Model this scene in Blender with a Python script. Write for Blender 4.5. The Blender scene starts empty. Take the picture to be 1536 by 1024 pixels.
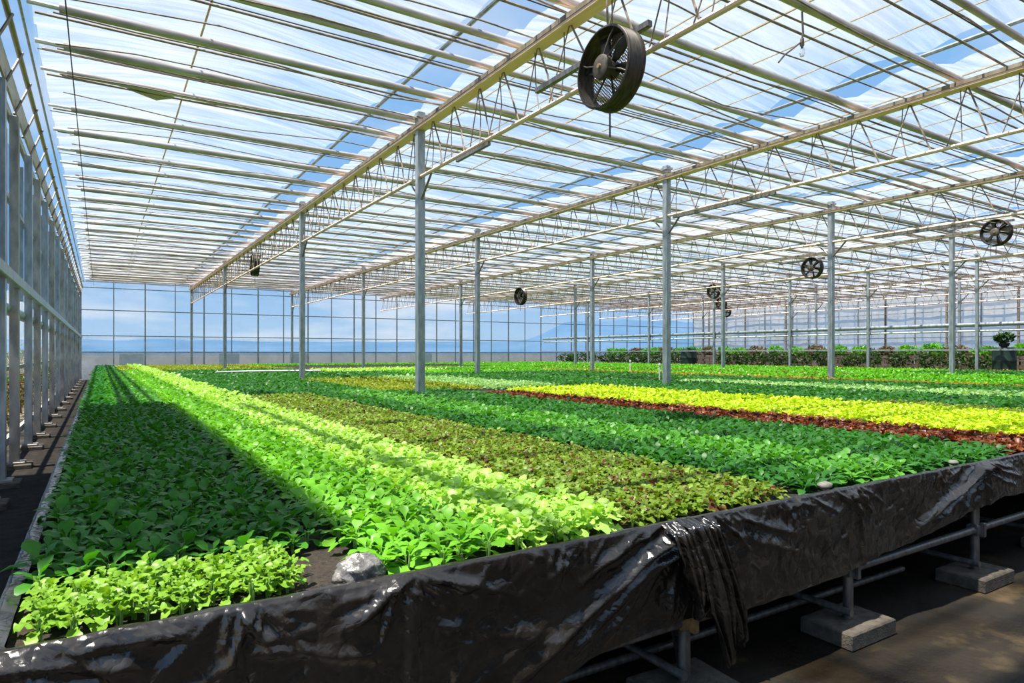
import bpy, math, random
import numpy as np
from mathutils import Vector, Matrix, noise

random.seed(7)
RNG = np.random.default_rng(7)
SC = bpy.context.scene
COL = SC.collection
PI = math.pi
ORD = ['first', 'second', 'third', 'fourth', 'fifth', 'sixth', 'seventh', 'eighth', 'ninth', 'tenth',
       'eleventh', 'twelfth']

# ------------------------------------------------------------------ camera
YAW = math.radians(32.4)
CY, SY = math.cos(YAW), math.sin(YAW)
FPX = 973.0
CAM_Z = 1.56
cam_d = bpy.data.cameras.new('camera')
cam = bpy.data.objects.new('camera', cam_d)
COL.objects.link(cam)
cam.location = (0, 0, CAM_Z)
cam.rotation_euler = (PI / 2, 0, -YAW)
cam_d.sensor_width = 36
cam_d.lens = FPX / 1536 * 36
cam_d.shift_y = 18 / 1536
cam_d.clip_end = 6000
cam_d.clip_start = 0.02
SC.camera = cam


def view_t(x, y):
    """distance along the optical axis and sideways ratio of a ground position"""
    t = x * SY + y * CY
    r = x * CY - y * SY
    return t, r


# ------------------------------------------------------------------ materials
def new_mat(name):
    m = bpy.data.materials.new(name)
    m.use_nodes = True
    nt = m.node_tree
    nt.nodes.clear()
    out = nt.nodes.new('ShaderNodeOutputMaterial')
    return m, nt, out


def N(nt, kind, **kw):
    n = nt.nodes.new(kind)
    for k, v in kw.items():
        if k in n.inputs:
            n.inputs[k].default_value = v
        else:
            setattr(n, k, v)
    return n


def noise_ramp(nt, scale, stops, detail=4, coord='pos', stretch=None, rough=0.55, dist=0.0):
    if coord == 'pos':
        g = N(nt, 'ShaderNodeNewGeometry')
        src = g.outputs['Position']
    else:
        g = N(nt, 'ShaderNodeTexCoord')
        src = g.outputs['Object']
    if stretch:
        mp = N(nt, 'ShaderNodeMapping')
        mp.inputs['Scale'].default_value = stretch
        nt.links.new(src, mp.inputs['Vector'])
        src = mp.outputs['Vector']
    nz = N(nt, 'ShaderNodeTexNoise', Scale=scale, Detail=detail, Roughness=rough, Distortion=dist)
    nt.links.new(src, nz.inputs['Vector'])
    cr = N(nt, 'ShaderNodeValToRGB')
    el = cr.color_ramp.elements
    el[0].position, el[0].color = stops[0][0], (*stops[0][1], 1)
    el[1].position, el[1].color = stops[-1][0], (*stops[-1][1], 1)
    for p, c in stops[1:-1]:
        e = el.new(p)
        e.color = (*c, 1)
    nt.links.new(nz.outputs['Fac'], cr.inputs['Fac'])
    return cr, nz


def mat_solid(name, c1, c2, scale=8, rough=0.5, metal=0.0, bump=0.0, bscale=60, spec=0.5, stretch=None, detail=4):
    m, nt, out = new_mat(name)
    b = N(nt, 'ShaderNodeBsdfPrincipled', Roughness=rough, Metallic=metal)
    b.inputs['Specular IOR Level'].default_value = spec
    cr, _ = noise_ramp(nt, scale, [(0.32, c1), (0.68, c2)], stretch=stretch, detail=detail)
    nt.links.new(cr.outputs['Color'], b.inputs['Base Color'])
    if bump:
        _, nz = noise_ramp(nt, bscale, [(0, (0, 0, 0)), (1, (1, 1, 1))])
        bp = N(nt, 'ShaderNodeBump', Strength=bump, Distance=0.02)
        nt.links.new(nz.outputs['Fac'], bp.inputs['Height'])
        nt.links.new(bp.outputs['Normal'], b.inputs['Normal'])
    nt.links.new(b.outputs['BSDF'], out.inputs['Surface'])
    return m


def mat_leaf(name, stops, scale=9.0, trans=0.35, tcol=None, rough=0.42):
    """leaf: glossy upper skin and light passing through; colour varies from plant to plant"""
    m, nt, out = new_mat(name)
    cr, _ = noise_ramp(nt, scale, stops, detail=3, rough=0.6)
    b = N(nt, 'ShaderNodeBsdfPrincipled', Roughness=rough)
    b.inputs['Specular IOR Level'].default_value = 0.35
    nt.links.new(cr.outputs['Color'], b.inputs['Base Color'])
    tr = N(nt, 'ShaderNodeBsdfTranslucent')
    mul = N(nt, 'ShaderNodeMix', data_type='RGBA', blend_type='MULTIPLY')
    mul.inputs[0].default_value = 1.0
    mul.inputs[7].default_value = (*(tcol or (1.25, 1.3, 0.5)), 1)
    nt.links.new(cr.outputs['Color'], mul.inputs[6])
    nt.links.new(mul.outputs[2], tr.inputs['Color'])
    mx = N(nt, 'ShaderNodeMixShader')
    mx.inputs[0].default_value = trans
    nt.links.new(b.outputs['BSDF'], mx.inputs[1])
    nt.links.new(tr.outputs['BSDF'], mx.inputs[2])
    nt.links.new(mx.outputs['Shader'], out.inputs['Surface'])
    return m


def mat_film(name, lo, hi, col=(0.9, 0.92, 0.95), stretch=(0.25, 3.0, 1.0), scale=1.2, bump=0.6, tint=(1, 1, 1), graze=0.35, dark=0.55):
    """thin plastic film: mostly see-through, with milky streaks that scatter light; thicker to look through at a slant"""
    m, nt, out = new_mat(name)
    cr, nz = noise_ramp(nt, scale, [(0.3, (lo,) * 3), (0.55, ((lo * 2 + hi) / 3,) * 3), (0.75, (hi,) * 3)], detail=6, stretch=stretch, rough=0.66, dist=0.5)
    dc, _ = noise_ramp(nt, scale * 1.9, [(0.36, tuple(c * dark for c in col)), (0.58, col)], detail=5, stretch=stretch, rough=0.6, dist=0.6)
    lw = N(nt, 'ShaderNodeLayerWeight', Blend=0.5)
    pw = N(nt, 'ShaderNodeMath', operation='POWER')
    pw.inputs[1].default_value = 4.0
    nt.links.new(lw.outputs['Facing'], pw.inputs[0])
    ml = N(nt, 'ShaderNodeMath', operation='MULTIPLY')
    ml.inputs[1].default_value = graze
    nt.links.new(pw.outputs[0], ml.inputs[0])
    ad = N(nt, 'ShaderNodeMath', operation='ADD', use_clamp=True)
    nt.links.new(cr.outputs['Color'], ad.inputs[0])
    nt.links.new(ml.outputs[0], ad.inputs[1])
    tp = N(nt, 'ShaderNodeBsdfTransparent')
    tp.inputs['Color'].default_value = (*tint, 1)
    tl = N(nt, 'ShaderNodeBsdfTranslucent')
    df = N(nt, 'ShaderNodeBsdfDiffuse')
    bp = N(nt, 'ShaderNodeBump', Strength=bump, Distance=0.15)
    nt.links.new(nz.outputs['Fac'], bp.inputs['Height'])
    for n in (tl, df):
        nt.links.new(dc.outputs['Color'], n.inputs['Color'])
        nt.links.new(bp.outputs['Normal'], n.inputs['Normal'])
    m1 = N(nt, 'ShaderNodeMixShader')
    m1.inputs[0].default_value = 0.5
    nt.links.new(tl.outputs[0], m1.inputs[1])
    nt.links.new(df.outputs[0], m1.inputs[2])
    m2 = N(nt, 'ShaderNodeMixShader')
    nt.links.new(ad.outputs[0], m2.inputs[0])
    nt.links.new(tp.outputs[0], m2.inputs[1])
    nt.links.new(m1.outputs[0], m2.inputs[2])
    nt.links.new(m2.outputs[0], out.inputs['Surface'])
    return m


M = {}
M['galv'] = mat_solid('galvanised_steel', (0.24, 0.275, 0.30), (0.42, 0.46, 0.49), scale=14, rough=0.42, metal=0.45, stretch=(1, 1, 0.3))
M['pipe'] = mat_solid('galvanised_pipe', (0.36, 0.31, 0.28), (0.68, 0.63, 0.61), scale=3, rough=0.36, metal=0.30, stretch=(0.6, 4, 4))
M['tan'] = mat_solid('tan_painted_steel', (0.84, 0.57, 0.44), (0.94, 0.69, 0.56), scale=5, rough=0.55, metal=0.0, stretch=(4, 0.5, 4))
M['olive'] = mat_solid('olive_painted_pipe', (0.22, 0.19, 0.09), (0.40, 0.35, 0.19), scale=5, rough=0.4, metal=0.3, stretch=(4, 0.5, 4))
M['rod'] = mat_solid('weathered_rod', (0.13, 0.10, 0.075), (0.34, 0.28, 0.21), scale=9, rough=0.6, metal=0.2)
M['cord'] = mat_solid('tan_cord', (0.50, 0.38, 0.24), (0.75, 0.64, 0.48), scale=6, rough=0.8)
M['post_wall'] = mat_solid('dull_grey_post', (0.20, 0.19, 0.175), (0.46, 0.43, 0.39), scale=3.0, rough=0.55, metal=0.2, stretch=(2, 2, 0.8))
M['fan_black'] = mat_solid('black_fan_steel', (0.018, 0.015, 0.012), (0.05, 0.043, 0.035), scale=10, rough=0.38, metal=0.3)
M['fan_casing'] = mat_solid('streaked_fan_casing', (0.016, 0.013, 0.010), (0.085, 0.068, 0.052), scale=9, rough=0.4, metal=0.3, stretch=(6, 1, 1))
M['fan_brown'] = mat_solid('dusty_fan_steel', (0.05, 0.04, 0.03), (0.13, 0.11, 0.085), scale=16, rough=0.55, metal=0.2)
M['wire'] = mat_solid('grille_wire', (0.20, 0.19, 0.17), (0.34, 0.32, 0.29), scale=20, rough=0.5, metal=0.5)
M['brass'] = mat_solid('brass_nut', (0.45, 0.30, 0.14), (0.6, 0.42, 0.2), scale=20, rough=0.4, metal=0.8)
M['soil'] = mat_solid('dark_potting_soil', (0.012, 0.008, 0.006), (0.05, 0.034, 0.022), scale=60, rough=0.95, bump=0.8, bscale=160)
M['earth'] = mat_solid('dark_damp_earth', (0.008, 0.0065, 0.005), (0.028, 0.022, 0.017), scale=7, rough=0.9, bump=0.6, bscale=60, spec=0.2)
M['deck'] = mat_solid('bench_deck', (0.03, 0.028, 0.025), (0.06, 0.055, 0.05), scale=6, rough=0.8)
M['legpipe'] = mat_solid('scaffold_pipe', (0.11, 0.105, 0.10), (0.26, 0.25, 0.235), scale=10, rough=0.42, metal=0.55, stretch=(3, 3, 0.8))
M['rust'] = mat_solid('rusty_bracket', (0.25, 0.14, 0.05), (0.45, 0.28, 0.11), scale=25, rough=0.7)
M['block'] = mat_solid('concrete_block', (0.06, 0.05, 0.038), (0.13, 0.11, 0.085), scale=18, rough=0.9, bump=0.4, bscale=90)
M['hills'] = mat_solid('haze_blue_hill', (0.05, 0.115, 0.20), (0.085, 0.15, 0.24), scale=0.01, rough=1.0, spec=0.0)  # distance haze is put into the blue base colour
M['ground'] = mat_solid('outside_ground', (0.10, 0.085, 0.06), (0.20, 0.17, 0.11), scale=0.6, rough=1.0, spec=0.1)
M['wood'] = mat_solid('weathered_wood', (0.07, 0.05, 0.035), (0.16, 0.12, 0.085), scale=4, rough=0.85, stretch=(3, 0.5, 3))
M['dark_pot'] = mat_solid('black_pot', (0.012, 0.012, 0.012), (0.03, 0.03, 0.03), scale=10, rough=0.6)
M['dkgreen'] = mat_solid('dark_green_plastic', (0.008, 0.025, 0.018), (0.015, 0.04, 0.028), scale=5, rough=0.5)
M['white'] = mat_solid('white_plastic', (0.7, 0.7, 0.68), (0.82, 0.82, 0.8), scale=10, rough=0.5)
M['bag'] = mat_solid('grey_plastic_bag', (0.10, 0.095, 0.09), (0.24, 0.225, 0.21), scale=22, rough=0.25, bump=0.4, bscale=45, spec=0.7)
M['straw'] = mat_solid('yellow_straw', (0.45, 0.32, 0.05), (0.65, 0.5, 0.1), scale=40, rough=0.8)
M['pebble'] = mat_solid('pale_pebble', (0.14, 0.13, 0.11), (0.24, 0.22, 0.19), scale=30, rough=0.7)
M['caster'] = mat_solid('dark_caster_cloth', (0.05, 0.055, 0.05), (0.08, 0.085, 0.08), scale=8, rough=0.9)
M['stem'] = mat_solid('pale_stem', (0.16, 0.32, 0.06), (0.28, 0.45, 0.12), scale=30, rough=0.5)
M['skirt'] = mat_solid('grey_skirt', (0.55, 0.6, 0.65), (0.68, 0.72, 0.76), scale=4, rough=0.4)
M['cable'] = mat_solid('dark_cable', (0.06, 0.05, 0.045), (0.12, 0.1, 0.09), scale=20, rough=0.7)

# glass of the bulb
m, nt, out = new_mat('clear_bulb_glass')
g_ = N(nt, 'ShaderNodeBsdfGlass', Roughness=0.05, IOR=1.3)
nt.links.new(g_.outputs[0], out.inputs['Surface'])
M['glass'] = m

# black plastic sheet
m, nt, out = new_mat('black_plastic_sheet')
b_ = N(nt, 'ShaderNodeBsdfPrincipled')
b_.inputs['Specular IOR Level'].default_value = 0.8
cr_, _ = noise_ramp(nt, 5, [(0.3, (0.008, 0.007, 0.006)), (0.7, (0.026, 0.021, 0.016))])
nt.links.new(cr_.outputs['Color'], b_.inputs['Base Color'])
rr_, _ = noise_ramp(nt, 6, [(0.3, (0.13,) * 3), (0.7, (0.30,) * 3)])
nt.links.new(rr_.outputs['Color'], b_.inputs['Roughness'])
g_ = N(nt, 'ShaderNodeNewGeometry')
wn_ = N(nt, 'ShaderNodeTexNoise', Scale=9.0, Detail=3.0)
nt.links.new(g_.outputs['Position'], wn_.inputs['Vector'])
va_ = N(nt, 'ShaderNodeVectorMath', operation='MULTIPLY_ADD')
va_.inputs[1].default_value = (0.12, 0.12, 0.12)
nt.links.new(wn_.outputs['Color'], va_.inputs[0])
nt.links.new(g_.outputs['Position'], va_.inputs[2])
vo_ = N(nt, 'ShaderNodeTexVoronoi', feature='DISTANCE_TO_EDGE', Scale=11.0)
nt.links.new(va_.outputs[0], vo_.inputs['Vector'])
mr_ = N(nt, 'ShaderNodeMapRange')
mr_.inputs['From Max'].default_value = 0.22
nt.links.new(vo_.outputs['Distance'], mr_.inputs['Value'])
_, nz1 = noise_ramp(nt, 26, [(0, (0, 0, 0)), (1, (1, 1, 1))], detail=4, dist=1.0)
ma_ = N(nt, 'ShaderNodeMath', operation='MULTIPLY_ADD')
ma_.inputs[1].default_value = 0.55
nt.links.new(nz1.outputs['Fac'], ma_.inputs[0])
nt.links.new(mr_.outputs['Result'], ma_.inputs[2])
bp_ = N(nt, 'ShaderNodeBump', Strength=0.35, Distance=0.008)
nt.links.new(ma_.outputs[0], bp_.inputs['Height'])
nt.links.new(bp_.outputs['Normal'], b_.inputs['Normal'])
nt.links.new(b_.outputs['BSDF'], out.inputs['Surface'])
M['sheet'] = m

# damp floor; dark and pale mottling stands in for shade and sun patches
m, nt, out = new_mat('damp_sun_mottled_floor')
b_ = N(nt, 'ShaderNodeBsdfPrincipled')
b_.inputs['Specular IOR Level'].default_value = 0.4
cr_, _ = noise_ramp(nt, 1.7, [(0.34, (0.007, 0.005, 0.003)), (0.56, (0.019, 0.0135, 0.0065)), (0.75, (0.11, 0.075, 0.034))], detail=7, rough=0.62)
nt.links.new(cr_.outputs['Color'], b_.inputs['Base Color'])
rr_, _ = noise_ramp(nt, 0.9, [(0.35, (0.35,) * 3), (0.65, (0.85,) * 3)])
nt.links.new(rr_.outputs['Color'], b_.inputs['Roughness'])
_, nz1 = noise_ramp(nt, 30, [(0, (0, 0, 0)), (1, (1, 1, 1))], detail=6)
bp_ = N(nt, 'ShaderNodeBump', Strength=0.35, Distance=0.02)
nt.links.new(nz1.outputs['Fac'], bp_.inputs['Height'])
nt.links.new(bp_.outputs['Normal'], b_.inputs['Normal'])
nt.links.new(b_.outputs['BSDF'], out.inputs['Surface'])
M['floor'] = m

M['film_roof'] = mat_film('roof_film', 0.20, 0.52, col=(0.76, 0.80, 0.88), dark=0.62)
M['film_clear'] = mat_film('clear_wall_film', 0.03, 0.12, stretch=(1, 1, 1), scale=0.8)
M['film_blue'] = mat_film('lower_wall_film', 0.08, 0.30, stretch=(1, 1, 0.7), scale=0.9, col=(0.75, 0.85, 0.95))
M['film_side'] = mat_film('side_wall_film', 0.6, 0.85, stretch=(1, 1, 1), scale=0.5, col=(0.74, 0.70, 0.66), dark=0.8)
M['film_left'] = mat_film('left_wall_film', 0.02, 0.12, graze=0.05, tint=(0.82, 0.90, 0.97), stretch=(1, 1, 0.4), scale=1.2, col=(0.8, 0.86, 0.92))
M['film_left_blue'] = mat_film('blue_left_wall_film', 0.06, 0.25, stretch=(1, 1, 0.4), scale=1.2, col=(0.30, 0.45, 0.60), graze=0.1, tint=(0.45, 0.64, 0.82))
M['film_eave'] = mat_film('eave_film', 0.05, 0.22, graze=0.0, stretch=(1, 1, 0.5), scale=2.5)
M['film_skirt'] = mat_film('skirt_sheet', 0.7, 0.9, stretch=(1, 1, 1), scale=0.6, col=(0.62, 0.70, 0.78), dark=0.8)

LEAF = {
    'pale': mat_leaf('pale_green_leaf', [(0.3, (0.12, 0.27, 0.018)), (0.7, (0.24, 0.42, 0.04))], scale=22),
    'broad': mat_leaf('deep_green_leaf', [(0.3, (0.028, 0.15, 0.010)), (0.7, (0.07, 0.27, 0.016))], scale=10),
    'green': mat_leaf('green_lettuce_leaf', [(0.3, (0.10, 0.34, 0.012)), (0.7, (0.20, 0.48, 0.03))], scale=9),
    'lime': mat_leaf('lime_green_leaf', [(0.3, (0.32, 0.58, 0.06)), (0.7, (0.52, 0.74, 0.20))], scale=8),
    'bronze': mat_leaf('bronze_green_leaf', [(0.385, (0.13, 0.03, 0.012)), (0.43, (0.15, 0.22, 0.02)), (0.68, (0.27, 0.44, 0.05))], scale=13),
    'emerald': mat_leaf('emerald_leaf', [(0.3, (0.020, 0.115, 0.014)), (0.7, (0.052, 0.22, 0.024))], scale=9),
    'bright': mat_leaf('bright_green_leaf', [(0.3, (0.055, 0.24, 0.02)), (0.7, (0.14, 0.40, 0.05))], scale=9),
    'red': mat_leaf('red_brown_leaf', [(0.3, (0.10, 0.025, 0.010)), (0.6, (0.22, 0.062, 0.018)), (0.8, (0.18, 0.14, 0.03))], scale=9, tcol=(1.3, 0.8, 0.5)),
    'yellow': mat_leaf('yellow_lime_leaf', [(0.3, (0.38, 0.56, 0.015)), (0.7, (0.62, 0.74, 0.03))], scale=9),
    'mint': mat_leaf('pale_mint_leaf', [(0.3, (0.14, 0.36, 0.08)), (0.7, (0.40, 0.58, 0.26))], scale=5),
    'grass': mat_leaf('fresh_green_leaf', [(0.3, (0.08, 0.33, 0.008)), (0.7, (0.17, 0.48, 0.012))], scale=3),
    'olive': mat_leaf('olive_leaf', [(0.3, (0.17, 0.23, 0.012)), (0.7, (0.30, 0.36, 0.02))], scale=5),
    'orange': mat_leaf('orange_brown_leaf', [(0.3, (0.28, 0.12, 0.02)), (0.7, (0.48, 0.36, 0.03))], scale=3),
    'bush': mat_leaf('bush_leaf', [(0.3, (0.012, 0.04, 0.010)), (0.7, (0.07, 0.15, 0.02))], scale=4),
    'dry': mat_leaf('dry_leaf', [(0.3, (0.10, 0.06, 0.03)), (0.7, (0.22, 0.17, 0.07))], scale=4),
}


# ------------------------------------------------------------------ mesh helpers
class MB:
    def __init__(self):
        self.v, self.f = [], []

    def add(self, vs, fs):
        o = len(self.v)
        self.v.extend([tuple(p) for p in vs])
        self.f.extend([tuple(i + o for i in q) for q in fs])
        return self

    def box(self, c, s, rz=0.0, bev=0.0):
        hx, hy, hz = s[0] / 2, s[1] / 2, s[2] / 2
        b = min(bev, hx * .9, hy * .9, hz * .9)
        if b <= 0:
            pts = [(x, y, z) for z in (-hz, hz) for (x, y) in ((-hx, -hy), (hx, -hy), (hx, hy), (-hx, hy))]
            fs = [(3, 2, 1, 0), (4, 5, 6, 7), (0, 1, 5, 4), (1, 2, 6, 5), (2, 3, 7, 6), (3, 0, 4, 7)]
        else:
            pts, fs = [], []
            for z, i in ((-hz, b), (-hz + b, 0), (hz - b, 0), (hz, b)):
                pts += [(-hx + i, -hy + i, z), (hx - i, -hy + i, z), (hx - i, hy - i, z), (-hx + i, hy - i, z)]
            fs = [(3, 2, 1, 0), (12, 13, 14, 15)]
            for k in range(3):
                for j in range(4):
                    fs.append((k * 4 + j, k * 4 + (j + 1) % 4, k * 4 + 4 + (j + 1) % 4, k * 4 + 4 + j))
        cz, sz = math.cos(rz), math.sin(rz)
        return self.add([(c[0] + x * cz - y * sz, c[1] + x * sz + y * cz, c[2] + z) for x, y, z in pts], fs)

    def tube(self, pts, r, n=8, caps=True):
        pts = [Vector(p) for p in pts]
        rs = r if isinstance(r, (list, tuple)) else [r] * len(pts)
        rings = []
        for i, p in enumerate(pts):
            a = pts[max(i - 1, 0)]
            b = pts[min(i + 1, len(pts) - 1)]
            d = (b - a).normalized()
            up = Vector((0, 0, 1)) if abs(d.z) < 0.95 else Vector((1, 0, 0))
            u = d.cross(up).normalized()
            w = u.cross(d)
            rings.append([p + (u * math.cos(2 * PI * k / n) + w * math.sin(2 * PI * k / n)) * rs[i] for k in range(n)])
        vs = [q for ring in rings for q in ring]
        fs = []
        for i in range(len(pts) - 1):
            for k in range(n):
                fs.append((i * n + k, i * n + (k + 1) % n, (i + 1) * n + (k + 1) % n, (i + 1) * n + k))
        if caps:
            fs.append(tuple(range(n - 1, -1, -1)))
            fs.append(tuple((len(pts) - 1) * n + k for k in range(n)))
        return self.add(vs, fs)

    def lathe(self, prof, axis='z', c=(0, 0, 0), n=24, close=False):
        """prof: (radius, height) pairs turned about an axis through c"""
        vs, fs = [], []
        for r, h in prof:
            for k in range(n):
                a = 2 * PI * k / n
                p = (r * math.cos(a), r * math.sin(a), h)
                if axis == 'x':
                    p = (h, r * math.cos(a), r * math.sin(a))
                vs.append((c[0] + p[0], c[1] + p[1], c[2] + p[2]))
        L = len(prof)
        for i in range(L if close else L - 1):
            j = (i + 1) % L
            for k in range(n):
                fs.append((i * n + k, i * n + (k + 1) % n, j * n + (k + 1) % n, j * n + k))
        return self.add(vs, fs)

    def build(self, name, mat, parent=None, smooth=True, angle=True):
        me = bpy.data.meshes.new(name)
        me.from_pydata(self.v, [], self.f)
        me.materials.append(mat)
        if smooth:
            me.polygons.foreach_set('use_smooth', [True] * len(me.polygons))
            if angle:
                try:
                    me.set_sharp_from_angle(angle=math.radians(40))
                except Exception:
                    pass
        me.update()
        o = bpy.data.objects.new(name, me)
        COL.objects.link(o)
        if parent:
            o.parent = parent
        return o


def np_mesh(name, V, Q, mat, parent=None, smooth=True):
    me = bpy.data.meshes.new(name)
    V = np.asarray(V, dtype=np.float32)
    Q = np.asarray(Q, dtype=np.int32)
    me.vertices.add(len(V))
    me.vertices.foreach_set('co', V.ravel())
    k = Q.shape[1]
    me.loops.add(Q.size)
    me.loops.foreach_set('vertex_index', Q.ravel())
    me.polygons.add(len(Q))
    me.polygons.foreach_set('loop_start', np.arange(0, Q.size, k, dtype=np.int32))
    if smooth:
        me.polygons.foreach_set('use_smooth', np.ones(len(Q), dtype=bool))
    me.materials.append(mat)
    me.update(calc_edges=True)
    o = bpy.data.objects.new(name, me)
    COL.objects.link(o)
    if parent:
        o.parent = parent
    return o


def tag(o, label=None, cat=None, group=None, kind=None):
    if label:
        o['label'] = label
    if cat:
        o['category'] = cat
    if group:
        o['group'] = group
    if kind:
        o['kind'] = kind
    return o


def empty(name, loc=(0, 0, 0), rz=0.0):
    o = bpy.data.objects.new(name, None)
    o.empty_display_size = 0.1
    o.location = loc
    o.rotation_euler = (0, 0, rz)
    COL.objects.link(o)
    return o


KIDS = {}


def copy_tree(o, parent=None):
    c = o.copy()
    COL.objects.link(c)
    if parent is not None:
        c.parent = parent
    for ch in o.children:
        copy_tree(ch, c)
    return c


def place_local(o, root):
    """children are built in the thing's own frame"""
    o.parent = root
    return o


# ------------------------------------------------------------------ the building: sizes
XL, XR, YF = -1.05, 50.0, 45.0          # left wall, right wall, far wall
ROOF = 5.95
ROWS = [4.75, 10.8, 17.2, 24.2, 31.25, 37.7, 44.1]   # truss rows
PIPE_Z = 5.75

# floor, ground, hills
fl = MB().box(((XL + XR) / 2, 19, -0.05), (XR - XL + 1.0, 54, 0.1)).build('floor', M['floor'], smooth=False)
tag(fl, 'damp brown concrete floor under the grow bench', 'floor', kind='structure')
gd = MB()
gd.add([(-900, -900, -0.12), (900, -900, -0.12), (900, 900, -0.12), (-900, 900, -0.12)], [(0, 1, 2, 3)])
tag(gd.build('ground', M['ground'], smooth=False), 'bare earth outside the greenhouse', 'ground', kind='structure')

vs, fs = [], []
NA = 220
for i in range(NA + 1):
    az = math.radians(-70 + 190 * i / NA)        # measured from +Y towards +X
    R = 800
    d = math.degrees(az)
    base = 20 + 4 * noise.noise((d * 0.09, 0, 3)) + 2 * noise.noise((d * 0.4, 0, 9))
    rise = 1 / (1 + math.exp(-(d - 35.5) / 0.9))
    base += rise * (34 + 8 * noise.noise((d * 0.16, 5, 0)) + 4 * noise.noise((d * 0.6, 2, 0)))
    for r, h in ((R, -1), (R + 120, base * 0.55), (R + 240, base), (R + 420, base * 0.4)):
        vs.append((r * math.sin(az), r * math.cos(az), h))
for i in range(NA):
    for k in range(3):
        a = i * 4 + k
        fs.append((a, a + 4, a + 5, a + 1))
hb = MB().add(vs, fs)
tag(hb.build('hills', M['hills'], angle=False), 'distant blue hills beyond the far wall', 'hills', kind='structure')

# ------------------------------------------------------------------ far wall
wf = empty('wall_far', (0, YF, 0))
tag(wf, 'far wall of clear film panes on a steel grid', 'wall', kind='structure')
MX = [XL + 0.1 + 1.62 * i for i in range(32)]
MX = [x for x in MX if x < XR - 0.3] + [XR]


def panes(parent, axis, c0, c1, z0, z1, mat, off=0.06, nm='pane', amp=0.03, step=1.62):
    """one row of film panes, rippled a little; axis 'x' lies along X at the parent's Y, 'y' along Y"""
    n = max(2, int((c1 - c0) / step * 5))
    k = 5
    vs, fs = [], []
    for i in range(n + 1):
        for j in range(k + 1):
            u = c0 + (c1 - c0) * i / n
            z = z0 + (z1 - z0) * j / k
            d = off + amp * noise.noise((u * 0.8, z * 0.9, off * 7))
            vs.append((u, d, z) if axis == 'x' else (d, u, z))
    for i in range(n):
        for j in range(k):
            a = i * (k + 1) + j
            fs.append((a, a + k + 1, a + k + 2, a + 1))
    return MB().add(vs, fs).build(nm, mat, parent, angle=False)


panes(wf, 'x', XL, XR, 4.10, ROOF + 0.1, M['film_clear'])
panes(wf, 'x', XL, XR, 2.60, 4.10, M['film_clear'])
panes(wf, 'x', XL, XR, 1.64, 2.60, M['film_blue'])
panes(wf, 'x', XL, XR, 0.0, 1.64, M['film_skirt'], nm='skirt_panel')
for i, x in enumerate(MX):
    MB().box((x, 0, ROOF / 2), (0.075 if i % 2 == 0 else 0.05, 0.07, ROOF)).build('mullion', M['galv'], wf, smooth=False)
for z, s in ((1.64, 0.06), (2.60, 0.05), (4.10, 0.055), (5.40, 0.05), (5.75, 0.05)):
    MB().box(((XL + XR) / 2, -0.03, z), (XR - XL, 0.05, s)).build('rail', M['galv'], wf, smooth=False)
for x0, x1 in ((0.95, 2.2), (6.4, 7.6), (10.8, 11.9), (20.2, 21.3)):
    MB().box(((x0 + x1) / 2, -0.03, 1.0), (x1 - x0, 0.03, 1.1)).build('vent_flap', M['skirt'], wf, smooth=False)

# ------------------------------------------------------------------ right wall
wr = empty('wall_right', (XR, 0, 0))
tag(wr, 'right wall of grey milky film on steel mullions', 'wall', kind='structure')
panes(wr, 'y', -4, YF, 1.7, ROOF + 0.1, M['film_side'], amp=0.06)
MB().box((0.05, 20.5, 0.85), (0.06, 49, 1.7)).build('boarding', M['wood'], wr, smooth=False)
y = 1.0
i = 0
while y < YF:
    MB().box((-0.05, y, ROOF / 2), (0.08, 0.08 if i % 2 else 0.12, ROOF)).build('mullion', M['rod'] if i % 2 == 0 else M['galv'], wr, smooth=False)
    y += 2.1
    i += 1
for z in (1.7, 2.7, 3.6, 4.5, 5.3):
    MB().box((-0.08, 20, z), (0.05, 50, 0.06)).build('rail', M['galv'], wr, smooth=False)

# ------------------------------------------------------------------ left wall
wl = empty('wall_left', (XL, 0, 0))
tag(wl, 'left wall of film panes behind grey steel posts', 'wall', kind='structure')
panes(wl, 'y', 3, YF, 2.5, 4.75, M['film_left_blue'], off=-0.12, amp=0.08)
panes(wl, 'y', 3, YF, 1.2, 2.5, M['film_clear'], off=-0.14, amp=0.05)
panes(wl, 'y', 3, YF, 4.75, ROOF + 0.1, M['film_left'], off=-0.16, amp=0.04)
panes(wl, 'y', 5, YF, 5.4, ROOF + 0.05, M['film_eave'], off=0.33, amp=0.06, nm='eave_film')
MB().box((0.12, 24, 2.5), (0.10, 42, 0.14), bev=0.01).build('rail', M['galv'], wl, smooth=False)
MB().box((-0.05, 24, 3.75), (0.05, 42, 0.06)).build('rail', M['galv'], wl, smooth=False)
MB().tube([(-0.02, 3, 2.16), (-0.02, YF, 2.16)], 0.075, 12).build('service_pipe', M['galv'], wl)
MB().box((-0.05, 24, 1.35), (0.05, 42, 0.06)).build('rail', M['rod'], wl, smooth=False)
MB().box((-0.05, 24, 0.35), (0.06, 42, 0.10)).build('rail', M['post_wall'], wl, smooth=False)
MB().box((0.0, 24, 4.80), (0.05, 42, 0.13), bev=0.01).build('header_beam', M['olive'], wl, smooth=False)
for dx, z, r, mt in ((-0.02, 5.3, 0.022, 'galv'), (0.16, 5.45, 0.034, 'olive'), (0.24, 5.72, 0.018, 'galv')):
    MB().tube([(dx, 3, z), (dx, YF, z)], r, 12).build('eave_pipe', M[mt], wl)
MB().box((0.05, 24, 5.10), (0.025, 42, 0.34)).build('eave_board', M['olive'], wl, smooth=False)
yy = 4.3
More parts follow.
